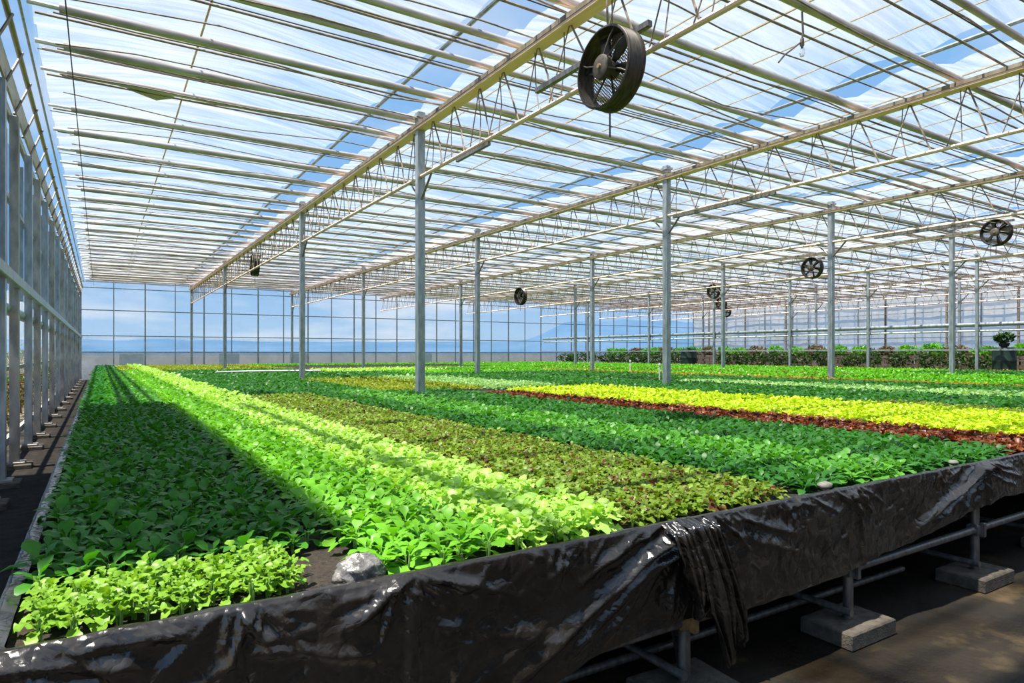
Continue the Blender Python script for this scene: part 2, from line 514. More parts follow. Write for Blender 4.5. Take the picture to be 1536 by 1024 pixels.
while yy < YF:
    MB().tube([(0.05, yy, 4.85), (0.2, yy + 0.45, 5.45)], 0.018, 6).build('eave_strut', M['rod'], wl)
    MB().box((-0.09, yy + 0.4, 3.6), (0.05, 0.06, 2.3)).build('pane_frame', M['galv'], wl, smooth=False)
    yy += 1.15

LP = [6.6, 8.2, 9.45, 10.9, 12.9, 14.6, 16.6, 18.9, 21.3, 23.8, 26.4, 29.0, 31.8, 34.6, 37.4, 40.2, 43.0]
vis = 0
for i, y in enumerate(LP):
    w = 0.17 if i % 2 else 0.13
    p = empty('wall_post', (-0.97, y, 0))
    o = MB().box((0, 0, 2.36), (0.10, w, 4.72), bev=0.006).build('shaft', M['post_wall' if i % 2 else 'galv'], p, smooth=False)
    MB().box((0.02, 0, 0.10), (0.20, 0.24, 0.03), bev=0.004).build('base_plate', M['post_wall'], p, smooth=False)
    MB().box((0.02, 0, 0.043), (0.34, 0.34, 0.085), bev=0.01).build('footing', M['block'], p, smooth=False)
    if y > 9:
        lb = ('grey steel post along the left wall, %s from the camera' % ORD[vis]) if vis < 8 else 'far grey steel post along the left wall, near the corner'
        vis += 1
    else:
        lb = 'grey steel post along the left wall beside the camera'
    tag(p, lb, 'post', 'posts along the left wall')

# near wall, behind the camera
wn = empty('wall_near', (0, -5.0, 0))
tag(wn, 'end wall behind the camera, boards below and film above', 'wall', kind='structure')
MB().box(((XL + XR) / 2, 0, 1.4), (XR - XL, 0.08, 2.8)).build('boarding', M['wood'], wn, smooth=False)
panes(wn, 'x', XL, XR, 2.8, ROOF + 0.1, M['film_side'])
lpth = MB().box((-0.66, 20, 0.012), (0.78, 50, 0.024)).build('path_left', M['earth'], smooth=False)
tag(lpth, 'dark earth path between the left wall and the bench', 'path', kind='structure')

# ------------------------------------------------------------------ roof
ce = empty('ceiling', (0, 0, 0))
tag(ce, 'roof of wrinkled translucent film over the steel pipes', 'roof', kind='structure')
PY = [1.2, 2.5, 3.66, 4.72, 6.18, 7.4, 8.2, 9.59, 10.74, 11.74, 13.4, 14.8]
while PY[-1] < 43.5:
    PY.append(PY[-1] + 1.25 + 0.12 * math.sin(len(PY) * 2.3))
PYa = np.array(PY)


def film(x0, x1, nm):
    """roof film of one bay, hung from pipe to pipe: it sags and puckers between them"""
    ys = []
    for a, b in zip(PY[:-1], PY[1:]):
        ys += [a + (b - a) * k / 5 for k in range(5)]
    ys = [-3.0, -1.5, 0.0] + ys + [YF]
    nx = max(3, int((x1 - x0) / 0.45))
    vs, fs = [], []
    for y in ys:
        j = int(np.searchsorted(PYa, y))
        if 0 < j < len(PY):
            a, b = PY[j - 1], PY[j]
            s = (y - a) / (b - a)
            sag = 4 * s * (1 - s)
        else:
            sag = 0
        for i in range(nx + 1):
            f = i / nx
            x = x0 + (x1 - x0) * f
            arch = 0.28 * math.sin(PI * f)
            z = ROOF + arch + 0.10 * sag + 0.10 * noise.noise((x * 0.5, y * 1.5, 2)) * (0.3 + sag)
            vs.append((x, y, z))
    for r in range(len(ys) - 1):
        for i in range(nx):
            a = r * (nx + 1) + i
            fs.append((a, a + 1, a + nx + 2, a + nx + 1))
    return MB().add(vs, fs).build(nm, M['film_roof'], ce, angle=False)


edges = [XL + 0.3] + ROWS + [XR]
for a, b in zip(edges[:-1], edges[1:]):
    film(a + (0.12 if a > 0 else 0), b - 0.62, 'film_sheet')
# glazing cords under the film, along the house
gx = [1.2]
for a, b in zip(edges[1:-1], edges[2:]):
    gx += [a + 0.9 + 0.95 * k for k in range(int((b - a - 1.6) / 0.95) + 1)]
for k, x in enumerate(gx):
    pts = []
    for j in range(0, 23):
        yy = 0.5 + j * 2.0
        j2 = edges[max(0, int(np.searchsorted(np.array(edges), x)) - 1)]
        pts.append((x + 0.03 * noise.noise((x, yy * 0.3, 1)), yy, ROOF + 0.06 + 0.04 * noise.noise((x * 3, yy, 4))))
    MB().tube(pts, 0.011 if k % 3 else 0.016, 5).build('glazing_cord', M['cord'], ce)

# pipes across
for k, y in enumerate(PY):
    thick = (0.062, 0.048, 0.045, 0.058)[k % 4]
    p = empty('roof_pipe', (0, y, PIPE_Z))
    MB().tube([(-0.42, 0, 0), (XR - 0.1, 0, 0)], thick, 12).build('tube', M['pipe'], p)
    MB().tube([(-0.74, 0, 0), (-0.40, 0, 0)], thick * 0.55, 8).build('end_rod', M['white'], p)
    MB().tube([(-0.70, 0.55, 0.12), (12, 0.57, 0.10), (30, 0.54, 0.12), (XR - 0.2, 0.56, 0.11)], 0.017, 6).build('cross_rod', M['rod'], p)
    for q in range(2):
        dy = (0.28, 0.82)[q] + 0.1 * math.sin(k * 3 + q)
        MB().tube([(x_, dy + 0.16 * noise.noise((x_ * .35, k * 2.1, q * 5)), 0.06 - 0.14 * q + 0.14 * noise.noise((x_ * .4, k * 1.7, 3 + q))) for x_ in np.arange(-0.5, XR - .3, 0.9)], 0.011 if q else 0.014, 5).build('wire', M['rod'], p)
    if k % 2 == 0:
        MB().tube([(-0.72, 0.09, -0.07), (15, 0.10, -0.09), (XR - 0.2, 0.09, -0.07)], 0.009, 5).build('wire', M['cable'], p)
    if k < 2:
        lb = 'galvanised roof pipe crossing overhead near the camera'
    elif k - 2 < 10:
        lb = 'galvanised roof pipe crossing under the film, %s from the camera' % ORD[k - 2]
    else:
        lb = 'thin galvanised roof pipe crossing under the film in the far half of the roof'
    tag(p, lb, 'roof pipe', 'roof pipes crossing the house')

# long bars beside the trusses
for k, x in enumerate([r - 0.62 for r in ROWS]):
    b = MB().tube([(x, -1, ROOF - 0.03), (x, YF - 0.1, ROOF - 0.03)], 0.032, 8).build('roof_bar', M['galv'])
    tag(b, 'slim grey roof bar along the house beside the %s truss from the left' % ORD[k], 'roof bar', 'long bars beside the trusses')

# trusses
for k, x in enumerate(ROWS):
    t = empty('roof_truss', (x, 0, 0))
    MB().box((0, 22.2, 5.50), (0.19, 45.2, 0.045)).build('top_chord', M['tan'], t, smooth=False)
    MB().box((-0.095, 22.2, 5.545), (0.022, 45.2, 0.06)).build('chord_lip', M['rod'], t, smooth=False)
    MB().tube([(0, -0.4, 4.66), (0, 44.8, 4.66)], 0.032, 8).build('bottom_chord', M['tan'], t)
    lt = MB()
    y = 0.3
    rr = random.Random(k)
    while y < 44.4:
        d = 0.35 + rr.uniform(-0.08, 0.08)
        lt.tube([(0.01, y, 4.67), (0.02 + rr.uniform(-.03, .03), y + d * .5, 5.08), (0, y + d, 5.5)], 0.013, 5)
        lt.tube([(0.03, y + d * 1.4, 5.5), (0.05 + rr.uniform(-.04, .04), y + d * 1.45, 5.1), (0.03, y + d * 1.4 + rr.uniform(-.1, .1), 4.68)], 0.008, 5)
        lt.tube([(-0.01, y + d, 5.5), (-0.02, y + 2 * d, 4.67)], 0.009, 5)
        y += 0.78
    lt.build('lattice', M['rod'], t)
    tag(t, 'tan lattice truss running along the house, %s from the left wall' % ORD[k], 'truss', 'lattice trusses under the roof')

# posts under the trusses
GRID = [
    (0, [10.5, 18.4, 31.7, 44.4]),
    (1, [10.5, 19.2, 30.5, 44.4]),
    (2, [10.5, 20.9, 32.5]),
    (3, [10.5, 20.0, 31.0]),
    (4, [12.6, 17.2, 21.4, 26.5, 32.0, 38.5]),
    (5, [16.0, 24.0, 33.0]),
    (6, [19.0, 30.0]),
]
for r, ys in GRID:
    for k, y in enumerate(ys):
        x = ROWS[r]
        p = empty('support_post', (x, y, 0))
        s = 0.13 if r < 4 else 0.11
        MB().box((0, 0, 2.9), (s, s, 5.8), bev=0.012).build('shaft', M['galv'], p, smooth=False)
        MB().box((0, 0, 0.015), (0.26, 0.26, 0.03)).build('base_plate', M['galv'], p, smooth=False)
        MB().box((0, 0, 5.72), (s + 0.06, s + 0.06, 0.05)).build('cap_plate', M['galv'], p, smooth=False)
        MB().tube([(0.0, 0.05, 4.15), (0.02, -0.42, 4.64)], 0.022, 6).build('brace', M['legpipe'], p)
        MB().tube([(0.0, 0.05, 4.30), (0.0, 0.42, 4.64)], 0.016, 6).build('brace', M['legpipe'], p)
        tag(p, 'square grey post under the %s truss from the left, %s from the camera' % (ORD[r], ORD[k]), 'post', 'posts under the trusses')

# shade screen added unseen above the eave to darken the left bed
ss = empty('shade_caster', (0, 0, 6.3))
scl = MB()
vs, fs = [], []
for i in range(31):
    for j in range(5):
        yy = 2.45 + (10.1 - 2.45) * i / 30
        xx = -4.2 + (-0.92 + 4.2) * j / 4
        vs.append((xx, yy, 0.03 * math.sin(i * 1.3) * math.sin(j * 1.1)))
for i in range(30):
    for j in range(4):
        a = i * 5 + j
        fs.append((a, a + 1, a + 6, a + 5))
scl.add(vs, fs).build('caster_sheet', M['caster'], ss)
MB().tube([(-0.27, 1.9, 0), (-0.27, 3.5, 0.01), (-0.22, 9.0, 0)], 0.05, 10).build('stripe_caster', M['caster'], ss)  # added only to cast the thin shadow stripe on the lettuce
tag(ss, 'dark shade screen added unseen over the left eave to shadow the first bed', 'shade screen')

# ------------------------------------------------------------------ fans
FR, FD = 0.385, 0.21


def make_fan():
    r = empty('circulation_fan', (0, 0, 0))
    prof = [(FR, 0), (FR + .012, .01), (FR + .012, .02)]
    k = 0.02
    while k < FD - 0.03:
        prof += [(FR + .001, k + .006), (FR + .010, k + .018)]
        k += 0.02
    prof += [(FR + .014, FD - .02), (FR + .014, FD), (FR - .012, FD), (FR - .02, FD * .5), (FR - .012, 0.0)]
    MB().lathe(prof, 'x', n=56, close=True).build('casing', M['fan_casing'], r)
    g = MB()
    n = 15
    for i in range(-n, n + 1):
        c = i / n * FR
        h = math.sqrt(max(0, (FR - .01) ** 2 - c * c))
        if h < 0.03:
            continue
        a, b = (c - h) / 1.414, (c + h) / 1.414
        g.tube([(FD - .02, a, b), (FD - .02, b, a)], 0.0035, 4) if False else None
        ca, sa = math.cos(PI / 4), math.sin(PI / 4)
        for s in (1, -1):
            p0 = (c * ca - s * (-h) * sa, s * c * sa + (-h) * ca)
            p1 = (c * ca - s * h * sa, s * c * sa + h * ca)
            g.tube([(FD - .02 + .004 * s, p0[0], p0[1]), (FD - .02 + .004 * s, p1[0], p1[1])], 0.0045, 4)
    g.build('grille', M['wire'], r)
    hub = MB().lathe([(0.001, -.03), (.10, -.03), (.115, -.02), (.118, .03), (.085, .05), (.08, .17), (.001, .17)], 'x', n=28).build('hub', M['fan_brown'], r)
    MB().lathe([(0.001, -.05), (.02, -.05), (.024, -.03), (.001, -.028)], 'x', n=10).build('nut', M['brass'], hub)
    for j in range(6):
        a = 2 * PI * j / 6 + 0.3
        vs, fs = [], []
        for i in range(6):
            rad = 0.08 + (FR - 0.115) * i / 5
            w = 0.022 + 0.032 * math.sin(min(1, i / 3.2) * PI / 2)
            tw = 0.75 - 0.35 * i / 5
            for s in (-1, 0, 1):
                off = s * w
                tx = 0.10 + off * math.sin(tw) + 0.012 * (1 - s * s)
                tg = off * math.cos(tw)
                vs.append((tx, rad * math.cos(a) - tg * math.sin(a), rad * math.sin(a) + tg * math.cos(a)))
        for i in range(5):
            for s in range(2):
                q = i * 3 + s
                fs.append((q, q + 1, q + 4, q + 3))
        o = MB().add(vs, fs).build('blade', M['fan_black'], r, angle=False)
        md = o.modifiers.new('thick', 'SOLIDIFY')
        md.thickness = 0.006
    for a in (1.9, 2.5, -2.75, 0.35):
        MB().tube([(-.01, .1 * math.cos(a), .1 * math.sin(a)), (0.02, .28 * math.cos(a), .28 * math.sin(a)), (.04, (FR - .01) * math.cos(a + .05), (FR - .01) * math.sin(a + .05))], 0.008, 6).build('spoke', M['fan_brown'], r)
    MB().box((FD + .05, 0.55, 0.33), (0.055, 1.9, 0.07), bev=0.008).build('mounting_arm', M['legpipe'], r, smooth=False)
    MB().box((FD + .01, 0, 0.33), (0.05, 0.14, 0.12), bev=0.01).build('bracket', M['fan_brown'], r, smooth=False)
    MB().tube([(FD + .05, 0.2, 0.36), (FD + .07, 0.25, 0.9), (FD + .03, 0.22, 1.33)], 0.012, 6).build('hanger', M['rod'], r)
    MB().tube([(FD * .5, 0, -FR), (FD * .5 + .01, 0.01, -FR - .28)], 0.009, 6).build('pull_chain', M['cable'], r)
    return r


FANS = [
    (4.16, 4.91, 4.375, 'large dusty black fan close overhead under the first truss'),
    (4.95, 26.6, 4.98, 'small black drum fan seen from the side near the far end of first truss'),
    (17.0, 26.2, 4.32, 'black fan hanging before the pale far wall, left of the other far fans'),
    (23.5, 15.2, 4.92, 'black fan hanging left of the nearest post of the fourth truss'),
    (23.9, 9.15, 5.40, 'black fan high at the right edge of the roof'),
    (29.8, 25.4, 5.15, 'small black fan hanging midway between two far posts'),
    (36.6, 30.5, 5.05, 'tiny black fan just below and right of the midway fan'),
    (43.6, 35.8, 5.00, 'tiniest black fan, farthest away on the right'),
]
fan0 = make_fan()
for i, (x, y, z, lb) in enumerate(FANS):
    f = fan0 if i == 0 else copy_tree(fan0)
    f.location = (x, y, z)
    s = 1.0 if i == 0 else 1.06
    f.scale = (s, s, s)
    tag(f, lb, 'fan', 'circulation fans')

# hanging bulb
hbulb = empty('hanging_bulb', (7.25, 4.80, 5.28))
MB().tube([(0.02, -0.05, 0.75), (0.0, 0, 0.45), (0.02, 0, 0.2), (0, 0, 0.12)], 0.014, 6).build('cord', M['cable'], hbulb)
MB().lathe([(0.001, 0.14), (0.022, 0.13), (0.026, 0.05), (0.018, 0.03)], n=14).build('socket', M['rod'], hbulb)
MB().lathe([(0.016, 0.04), (0.028, 0.0), (0.036, -0.05), (0.024, -0.085), (0.001, -0.095)], n=16).build('bulb', M['glass'], hbulb)
MB().tube([(0, 0, 0.1), (-0.15, 0.02, -0.02), (-0.3, 0.03, -0.13), (-0.42, 0.03, -0.25)], 0.010, 6).build('cord', M['cable'], hbulb)
tag(hbulb, 'bare bulb hanging on a frayed cord under the roof, right of the big fan', 'light bulb')

cb = MB().tube([(-0.33, y, 5.52 - 0.05 * math.sin(PI * (y - 3) / 42)) for y in np.linspace(3, 44.8, 24)], 0.008, 5).build('cable', M['cable'])
tag(cb, 'thin dark cable strung along the left edge of the roof', 'cable')
for (x, y, z, L, lb) in ((10.8, 9.0, 4.70, 2.6, 'grey steel arm clamped along the second truss, before its nearest post'),
                         (17.2, 8.2, 4.70, 2.2, 'grey steel arm clamped along the third truss'),
                         (4.75, 8.6, 4.70, 1.0, 'short grey steel arm below the first truss')):
    ar = MB().box((x, y, z - 0.1), (0.05, L, 0.06), bev=0.006).build('steel_arm', M['legpipe'], smooth=False)
    tag(ar, lb, 'bracket')
# torn flap of film in the first bay
vs = [(0.25, 12.2, 5.86), (0.8, 12.5, 5.84), (1.05, 12.1, 5.80), (0.95, 11.85, 5.78), (0.55, 11.95, 5.80)]
tf = MB().add(vs, [(0, 1, 2, 3, 4)]).build('torn_film_flap', M['cord'], smooth=False)
tf.modifiers.new('thick', 'SOLIDIFY').thickness = 0.01
tag(tf, 'brown torn flap of film caught on a pipe in the left bay', 'film scrap')

# ------------------------------------------------------------------ grow bench
BX0, BX1, BY0, BY1 = -0.24, 31.0, 2.0, 43.6
SOIL_Z = 0.80
bench = empty('grow_bench', (0, 0, 0))
tag(bench, 'wide raised grow bench on pipe legs filling the house', 'bench')
MB().box(((BX0 + BX1) / 2, (BY0 + BY1) / 2, 0.73), (BX1 - BX0, BY1 - BY0 - 0.02, 0.06)).build('deck', M['deck'], bench, smooth=False)
MB().box(((BX0 + BX1) / 2, BY0 + 0.01, 0.77), (BX1 - BX0, 0.03, 0.09)).build('front_board', M['wood'], bench, smooth=False)
MB().box((BX0 + 0.01, (BY0 + BY1) / 2, 0.77), (0.03, BY1 - BY0, 0.09)).build('side_board', M['wood'], bench, smooth=False)
LX = [-0.15, 0.87, 2.22, 3.52, 5.05, 6.45, 7.85, 9.25]


def leg(x, y, rusty=False, coup=True):
    l = MB().tube([(x, y, 0.09), (x, y, 0.71)], 0.027, 14).build('leg', M['legpipe'], bench)
    if coup:
        c = MB()
        c.box((x, y, 0.36), (0.085, 0.07, 0.075), bev=0.012)
        c.box((x + 0.02, y - 0.04, 0.36), (0.03, 0.03, 0.10), bev=0.006)
        c.build('coupling', M['rust' if rusty else 'legpipe'], l)
    if rusty:
        MB().box((x, y, 0.44), (0.075, 0.075, 0.10), bev=0.01).build('bracket', M['rust'], l)
    return l


for x in LX:
    leg(x, BY0 + 0.05, rusty=(x == 2.22), coup=True)
for x in LX:
    leg(x + 0.05, 3.35, coup=False)
for x in LX[:7]:
    leg(x + 0.05, 4.8, coup=False)
for yy in (5, 8, 11, 15, 20, 26):
    leg(-0.15, yy, coup=False)
MB().tube([(-0.2, BY0 + 0.045, 0.36), (9.6, BY0 + 0.045, 0.36)], 0.024, 12).build('rail', M['legpipe'], bench)
MB().tube([(-0.2, 2.33, 0.12), (4.6, 2.30, 0.10)], 0.020, 10).build('rail', M['legpipe'], bench)
MB().tube([(-0.2, 3.35, 0.36), (9.6, 3.35, 0.36)], 0.022, 10).build('rail', M['legpipe'], bench)
for x in (2.22, 3.52, 5.05, 6.45):
    MB().tube([(x - 0.05, 2.0, 0.14), (x - 0.05, 6.0, 0.14)], 0.020, 10).build('rail', M['legpipe'], bench)
MB().tube([(3.52, 2.06, 0.36), (4.6, 3.35, 0.30)], 0.018, 8).build('brace', M['legpipe'], bench)
MB().tube([(2.22, 2.06, 0.12), (3.3, 3.35, 0.40)], 0.018, 8).build('brace', M['legpipe'], bench)

# concrete blocks under the legs
BLB = {2: 'concrete block under the rusty front leg', 3: 'concrete block under the front leg, in the open right of the knotted sheet',
       4: 'concrete block under the rightmost front leg in view'}
for k, x in enumerate(LX):
    for row, y in enumerate((BY0 + 0.05, 3.35, 4.8)):
        if row == 2 and k > 6:
            continue
        b = MB().box((0, 0, 0.045), (0.42, 0.30, 0.09), rz=0.0, bev=0.008).build('concrete_block', M['block'], smooth=False)
        b.location = (x + (0.05 if row else 0), y, 0)
        b.rotation_euler = (0, 0, random.uniform(-.08, .08))
        if row == 0:
            lb = BLB.get(k, 'concrete block under a front leg outside the picture')
        else:
            lb = 'concrete block in the shade deep under the bench'
        tag(b, lb, 'concrete block', 'blocks under the bench legs')

# soil
nx, ny = 160, 60
xs = np.concatenate([np.linspace(BX0 + .03, 6, nx), [10, 20, BX1 - .03]])
ys = np.concatenate([np.linspace(BY0 + .03, 5, ny), [8, 14, 24, BY1 - .03]])
V = np.array([(x, y, SOIL_Z - 0.012 + 0.018 * noise.noise((x * 14, y * 14, 0)) + 0.012 * noise.noise((x * 40, y * 40, 3))) for x in xs for y in ys])
Q = [(i * len(ys) + j, (i + 1) * len(ys) + j, (i + 1) * len(ys) + j + 1, i * len(ys) + j + 1) for i in range(len(xs) - 1) for j in range(len(ys) - 1)]
so = np_mesh('soil', V, Q, M['soil'])
tag(so, 'dark potting soil spread over the bench, bare at the near corners', 'soil', kind='stuff')

# ------------------------------------------------------------------ black plastic sheet
HEM = [(-0.3, 0.62), (0.9, 0.62), (1.35, 0.56), (1.62, 0.47), (1.95, 0.44), (2.14, 0.42), (2.35, 0.47), (2.8, 0.455), (3.3, 0.43), (3.55, 0.42), (4.0, 0.40), (4.4, 0.36), (4.9, 0.30), (5.3, 0.26), (5.9, 0.30), (7, 0.36), (9.6, 0.4)]


def hem(x):
    return float(np.interp(x, [h[0] for h in HEM], [h[1] for h in HEM]))


CREASE = [  # x, d -> x, d, swing, half-width: the drag folds of the sheet
    (-.22, .02, .12, .12, .022, .016), (-.22, .02, .02, .22, .026, .018), (-.22, .03, -.08, .34, .026, .020), (-.2, .01, .20, .05, .014, .012),
    (.10, .02, .22, .05, .016, .010), (.33, .01, .42, .14, .020, .014), (.36, .0, .31, .16, .018, .014), (.44, .02, .56, .06, .014, .010), (.30, .02, .05, .03, .012, .010),
    (.40, .14, .80, .25, .016, .022), (.15, .20, .45, .36, .018, .03), (.84, .02, .62, .05, .014, .010), (.83, .03, .66, .11, .018, .014), (.88, .0, .97, .08, .018, .010),
    (.92, .01, 1.12, .09, .022, .014), (.95, .02, 1.30, .17, .014, .016), (1.28, .0, 1.40, .04, .014, .009), (1.0, .2, 1.45, .36, .016, .03), (1.1, .42, 1.4, .3, .012, .02),
    (2.08, .04, 1.28, .47, .040, .022), (2.10, .08, 1.48, .46, .030, .020), (2.10, .02, 1.72, .22, .030, .016), (2.12, .02, 1.88, .33, .028, .016), (2.02, .0, 1.66, .12, .024, .012),
    (1.92, .0, 1.58, .16, .020, .012), (1.72, .0, 1.62, .10, .018, .010), (1.55, .02, 1.42, .13, .014, .010), (2.06, .10, 1.70, .42, .020, .016), (2.12, .12, 2.04, .42, .022, .014),
    (2.30, .02, 2.40, .15, .024, .012), (2.40, .0, 2.46, .10, .020, .010), (2.50, .01, 2.62, .09, .014, .009), (2.28, .05, 2.36, .30, .020, .014),
    (2.55, .05, 2.95, .18, .018, .016), (2.45, .1, 3.05, .30, .014, .024), (2.86, .0, 2.90, .12, .020, .012), (2.96, .0, 2.91, .12, .020, .012), (3.1, .02, 3.3, .12, .012, .010),
    (3.30, .0, 3.40, .06, .020, .009), (3.44, .0, 3.38, .07, .016, .009), (3.50, .02, 3.20, .16, .012, .014), (3.56, .02, 3.8, .14, .012, .012), (3.9, .0, 3.96, .10, .010, .010),
    (5.00, .03, 4.02, .35, .042, .022), (4.98, .06, 4.30, .34, .034, .018), (4.96, .03, 4.52, .20, .030, .015), (4.9, .0, 4.66, .11, .024, .012), (5.0, .05, 4.68, .30, .028, .016),
    (4.72, .0, 4.50, .08, .018, .010), (5.02, .08, 4.88, .28, .022, .014), (5.06, .01, 5.45, .08, .022, .014), (5.08, .04, 5.60, .16, .022, .016), (5.12, .1, 5.5, .22, .016, .014),
    (5.9, .0, 5.6, .1, .02, .012), (6.4, .0, 5.9, .25, .03, .02), (7.0, .0, 6.5, .2, .03, .02), (7.0, .02, 7.4, .25, .03, .02), (8.3, .0, 7.9, .2, .03, .02)]
crr = random.Random(21)
for gx_, n_ in ((-.2, 8), (.36, 5), (.86, 12), (1.5, 6), (2.14, 22), (2.34, 10), (2.9, 6), (3.5, 10), (4.4, 5), (5.0, 20), (5.9, 6), (7.0, 12)):
    for q_ in range(n_):                            # short pinches fanning out below each gathering point
        x_, d_ = gx_ + crr.gauss(0, .06), abs(crr.gauss(0, .03))
        an_ = crr.uniform(-1.25, 1.25)
        ln_ = crr.uniform(.05, .26)
        CREASE.append((x_, d_, x_ + ln_ * math.sin(an_), d_ + ln_ * math.cos(an_) * .8, crr.uniform(.006, .020), crr.uniform(.005, .011)))
for q_ in range(150):                               # stray creases
    x_, d_ = crr.uniform(-.2, 8), crr.uniform(0, .38)
    an_ = crr.gauss(-.7, .8)
    ln_ = crr.uniform(.04, .16)
    CREASE.append((x_, d_, x_ + ln_ * math.sin(an_), d_ + ln_ * math.cos(an_), crr.uniform(.003, .009), crr.uniform(.004, .008)))
for q_ in range(90):                                # puckers under the rim
    x_ = crr.uniform(-.2, 8)
    CREASE.append((x_, 0, x_ + crr.uniform(-.05, .05), crr.uniform(.03, .09), crr.uniform(.005, .013), crr.uniform(.004, .008)))
CR = np.array(CREASE)


def fold(x, d):
    """outward swing of the sheet at x along the edge and d down the drop"""
    f = 0.0
    # long drag folds: rounded ridges with a sharp lower side, growing then fading along their run
    xx = x + 0.012 * noise.noise((x * 7, d * 9, 3.3))
    dd = d + 0.010 * noise.noise((x * 8, d * 8, 6.1))
    ax, ay = CR[:, 2] - CR[:, 0], CR[:, 3] - CR[:, 1]
    L2 = ax * ax + ay * ay
    tt = ((xx - CR[:, 0]) * ax + (dd - CR[:, 1]) * ay) / L2
    tc_ = np.clip(tt, -0.15, 1.12)
    ox, oy = xx - (CR[:, 0] + tc_ * ax), dd - (CR[:, 1] + tc_ * ay)
    sd_ = np.hypot(ox, oy)
    wl_ = CR[:, 5] * (0.55 + 0.75 * np.clip(tc_, 0, 1)) * np.where(oy > 0, 0.75, 1.5)
    fade = np.clip(tc_ * 7 + 1.05, 0, 1) * np.clip((1.12 - tc_) * 3.2, 0, 1)
    f += float(np.sum(CR[:, 4] * 0.85 * fade * np.exp(-(sd_ / wl_) ** 1.6)))
    q = noise.noise((x * 1.7 + d * 2.2, d * 2.6 - x * 0.8, 4.2))
    f += 0.016 * q * min(1, d / 0.1)
    q2 = noise.noise((x * 6 + d * 8, d * 8 - x * 2.5, 9.1))
    f += 0.006 * (1 - abs(q2) * 2.4) * min(1, d / 0.06)
    f += 0.004 * (1 - abs(noise.noise((x * 22, d * 5, 1.7))) * 2.4) * math.exp(-d / 0.05)
    for g in LX:                                    # pressed against the legs
        f += 0.014 * math.exp(-((x - g) / 0.026) ** 4) * min(1, d / 0.12)
    f += 0.035 * min(1, d / 0.5) * (0.5 + 0.5 * math.sin(x * 2.3 + 1))
    return f


# path: down the left side, round the corner, along the front
path = []
for y in np.concatenate([np.linspace(16, 4.2, 40), np.linspace(4.15, BY0 + 0.05, 110)]):
    path.append((BX0, y, -1.0, 0.0))
for k in range(1, 10):
    a = PI + (PI / 2) * k / 10
    path.append((BX0 + 0.05 + 0.05 * math.cos(a), BY0 + 0.05 + 0.05 * math.sin(a), math.cos(a), math.sin(a)))
for x in np.concatenate([np.linspace(BX0 + 0.05, 6.3, 820), np.linspace(6.35, 9.7, 80)]):
    path.append((x, BY0, 0.0, -1.0))
ND = 60
V, Q = [], []
for (px, py, nxv, nyv) in path:
    front = nyv < -0.5
    s = px if front else BX0 - (py - BY0) * 0.9
    H = hem(px) if front else 0.5
    for j in range(ND + 5):
        if j < 5:                                   # the part that lies over the rim and into the bed
            ins = (4 - j) / 4 * 0.045
            z = 0.836 - 0.010 * ((4 - j) / 4) ** 1.5 + 0.006 * noise.noise((px * 9, py * 9, j * .4))
            o = -ins + 0.008
            V.append((px + nxv * o, py + nyv * o, z))
        else:
            q = (j - 4) / ND
            d = q * H * (1 + 0.03 * noise.noise((s * 6, 0, 8)) * q)
            o = 0.012 + fold(s, d) * min(1, d / 0.03)
            o = max(o, -0.005 if d < 0.1 else -0.02)
            V.append((px + nxv * o, py + nyv * o, 0.832 - d + 0.008 * noise.noise((px * 9, py * 9, 1.6)) * (1 - q)))
W = ND + 5
for i in range(len(path) - 1):
    for j in range(W - 1):
        a = i * W + j
        Q.append((a, a + 1, a + W + 1, a + W))
sheet = empty('plastic_sheet', (0, 0, 0))
np_mesh('skirt', V, Q, M['sheet'], sheet)
tag(sheet, 'glossy black plastic sheet draped over the near edge of the bench', 'plastic sheet')


def pleat(x0, y0, pts, w0, w1, n, ph, nm='hanging_pleat'):
    """a gathered tail of sheet: pts are (dx, dy, z) down its length"""
    V, Q = [], []
    m = 22
    P = np.array(pts)
    for i in range(n + 1):
        f = i / n
        c = [float(np.interp(f, np.linspace(0, 1, len(P)), P[:, k])) for k in range(3)]
        w = w0 + (w1 - w0) * f
        for j in range(m + 1):
            g = j / m
            w = (w0 + (w1 - w0) * f) * (1 if f < .72 else max(0.12, 1 - (f - .72) / .30))
            wave = math.sin(g * PI * 2.6 + ph + 1.1 * f) * (0.020 + 0.020 * f) + 0.006 * noise.noise((g * 4, f * 6, ph))
            V.append((x0 + c[0] + (g - .5) * w, y0 + c[1] - 0.02 - abs(wave) * 1.6 - 0.02 * math.sin(PI * g), c[2] - 0.05 * f * math.sin(g * 7 + ph) * f))
    for i in range(n):
        for j in range(m):
            a = i * (m + 1) + j
            Q.append((a, a + m + 1, a + m + 2, a + 1))
    return np_mesh(nm, V, Q, M['sheet'], sheet)


pleat(2.16, BY0, [(0, 0.05, .838), (0.0, -0.03, .82), (0.05, -0.07, .65), (0.10, -0.08, .45), (0.15, -0.06, .24)], 0.10, 0.17, 40, 0.4)
pleat(2.24, BY0, [(0, 0.03, .835), (0.02, -0.03, .80), (0.07, -0.05, .62), (0.13, -0.06, .42), (0.17, -0.04, .30)], 0.07, 0.12, 40, 2.1)
pleat(2.06, BY0, [(0, 0.03, .835), (0.0, -0.03, .80), (0.03, -0.05, .68), (0.06, -0.05, .55), (0.07, -0.04, .48)], 0.10, 0.10, 30, 4.0)

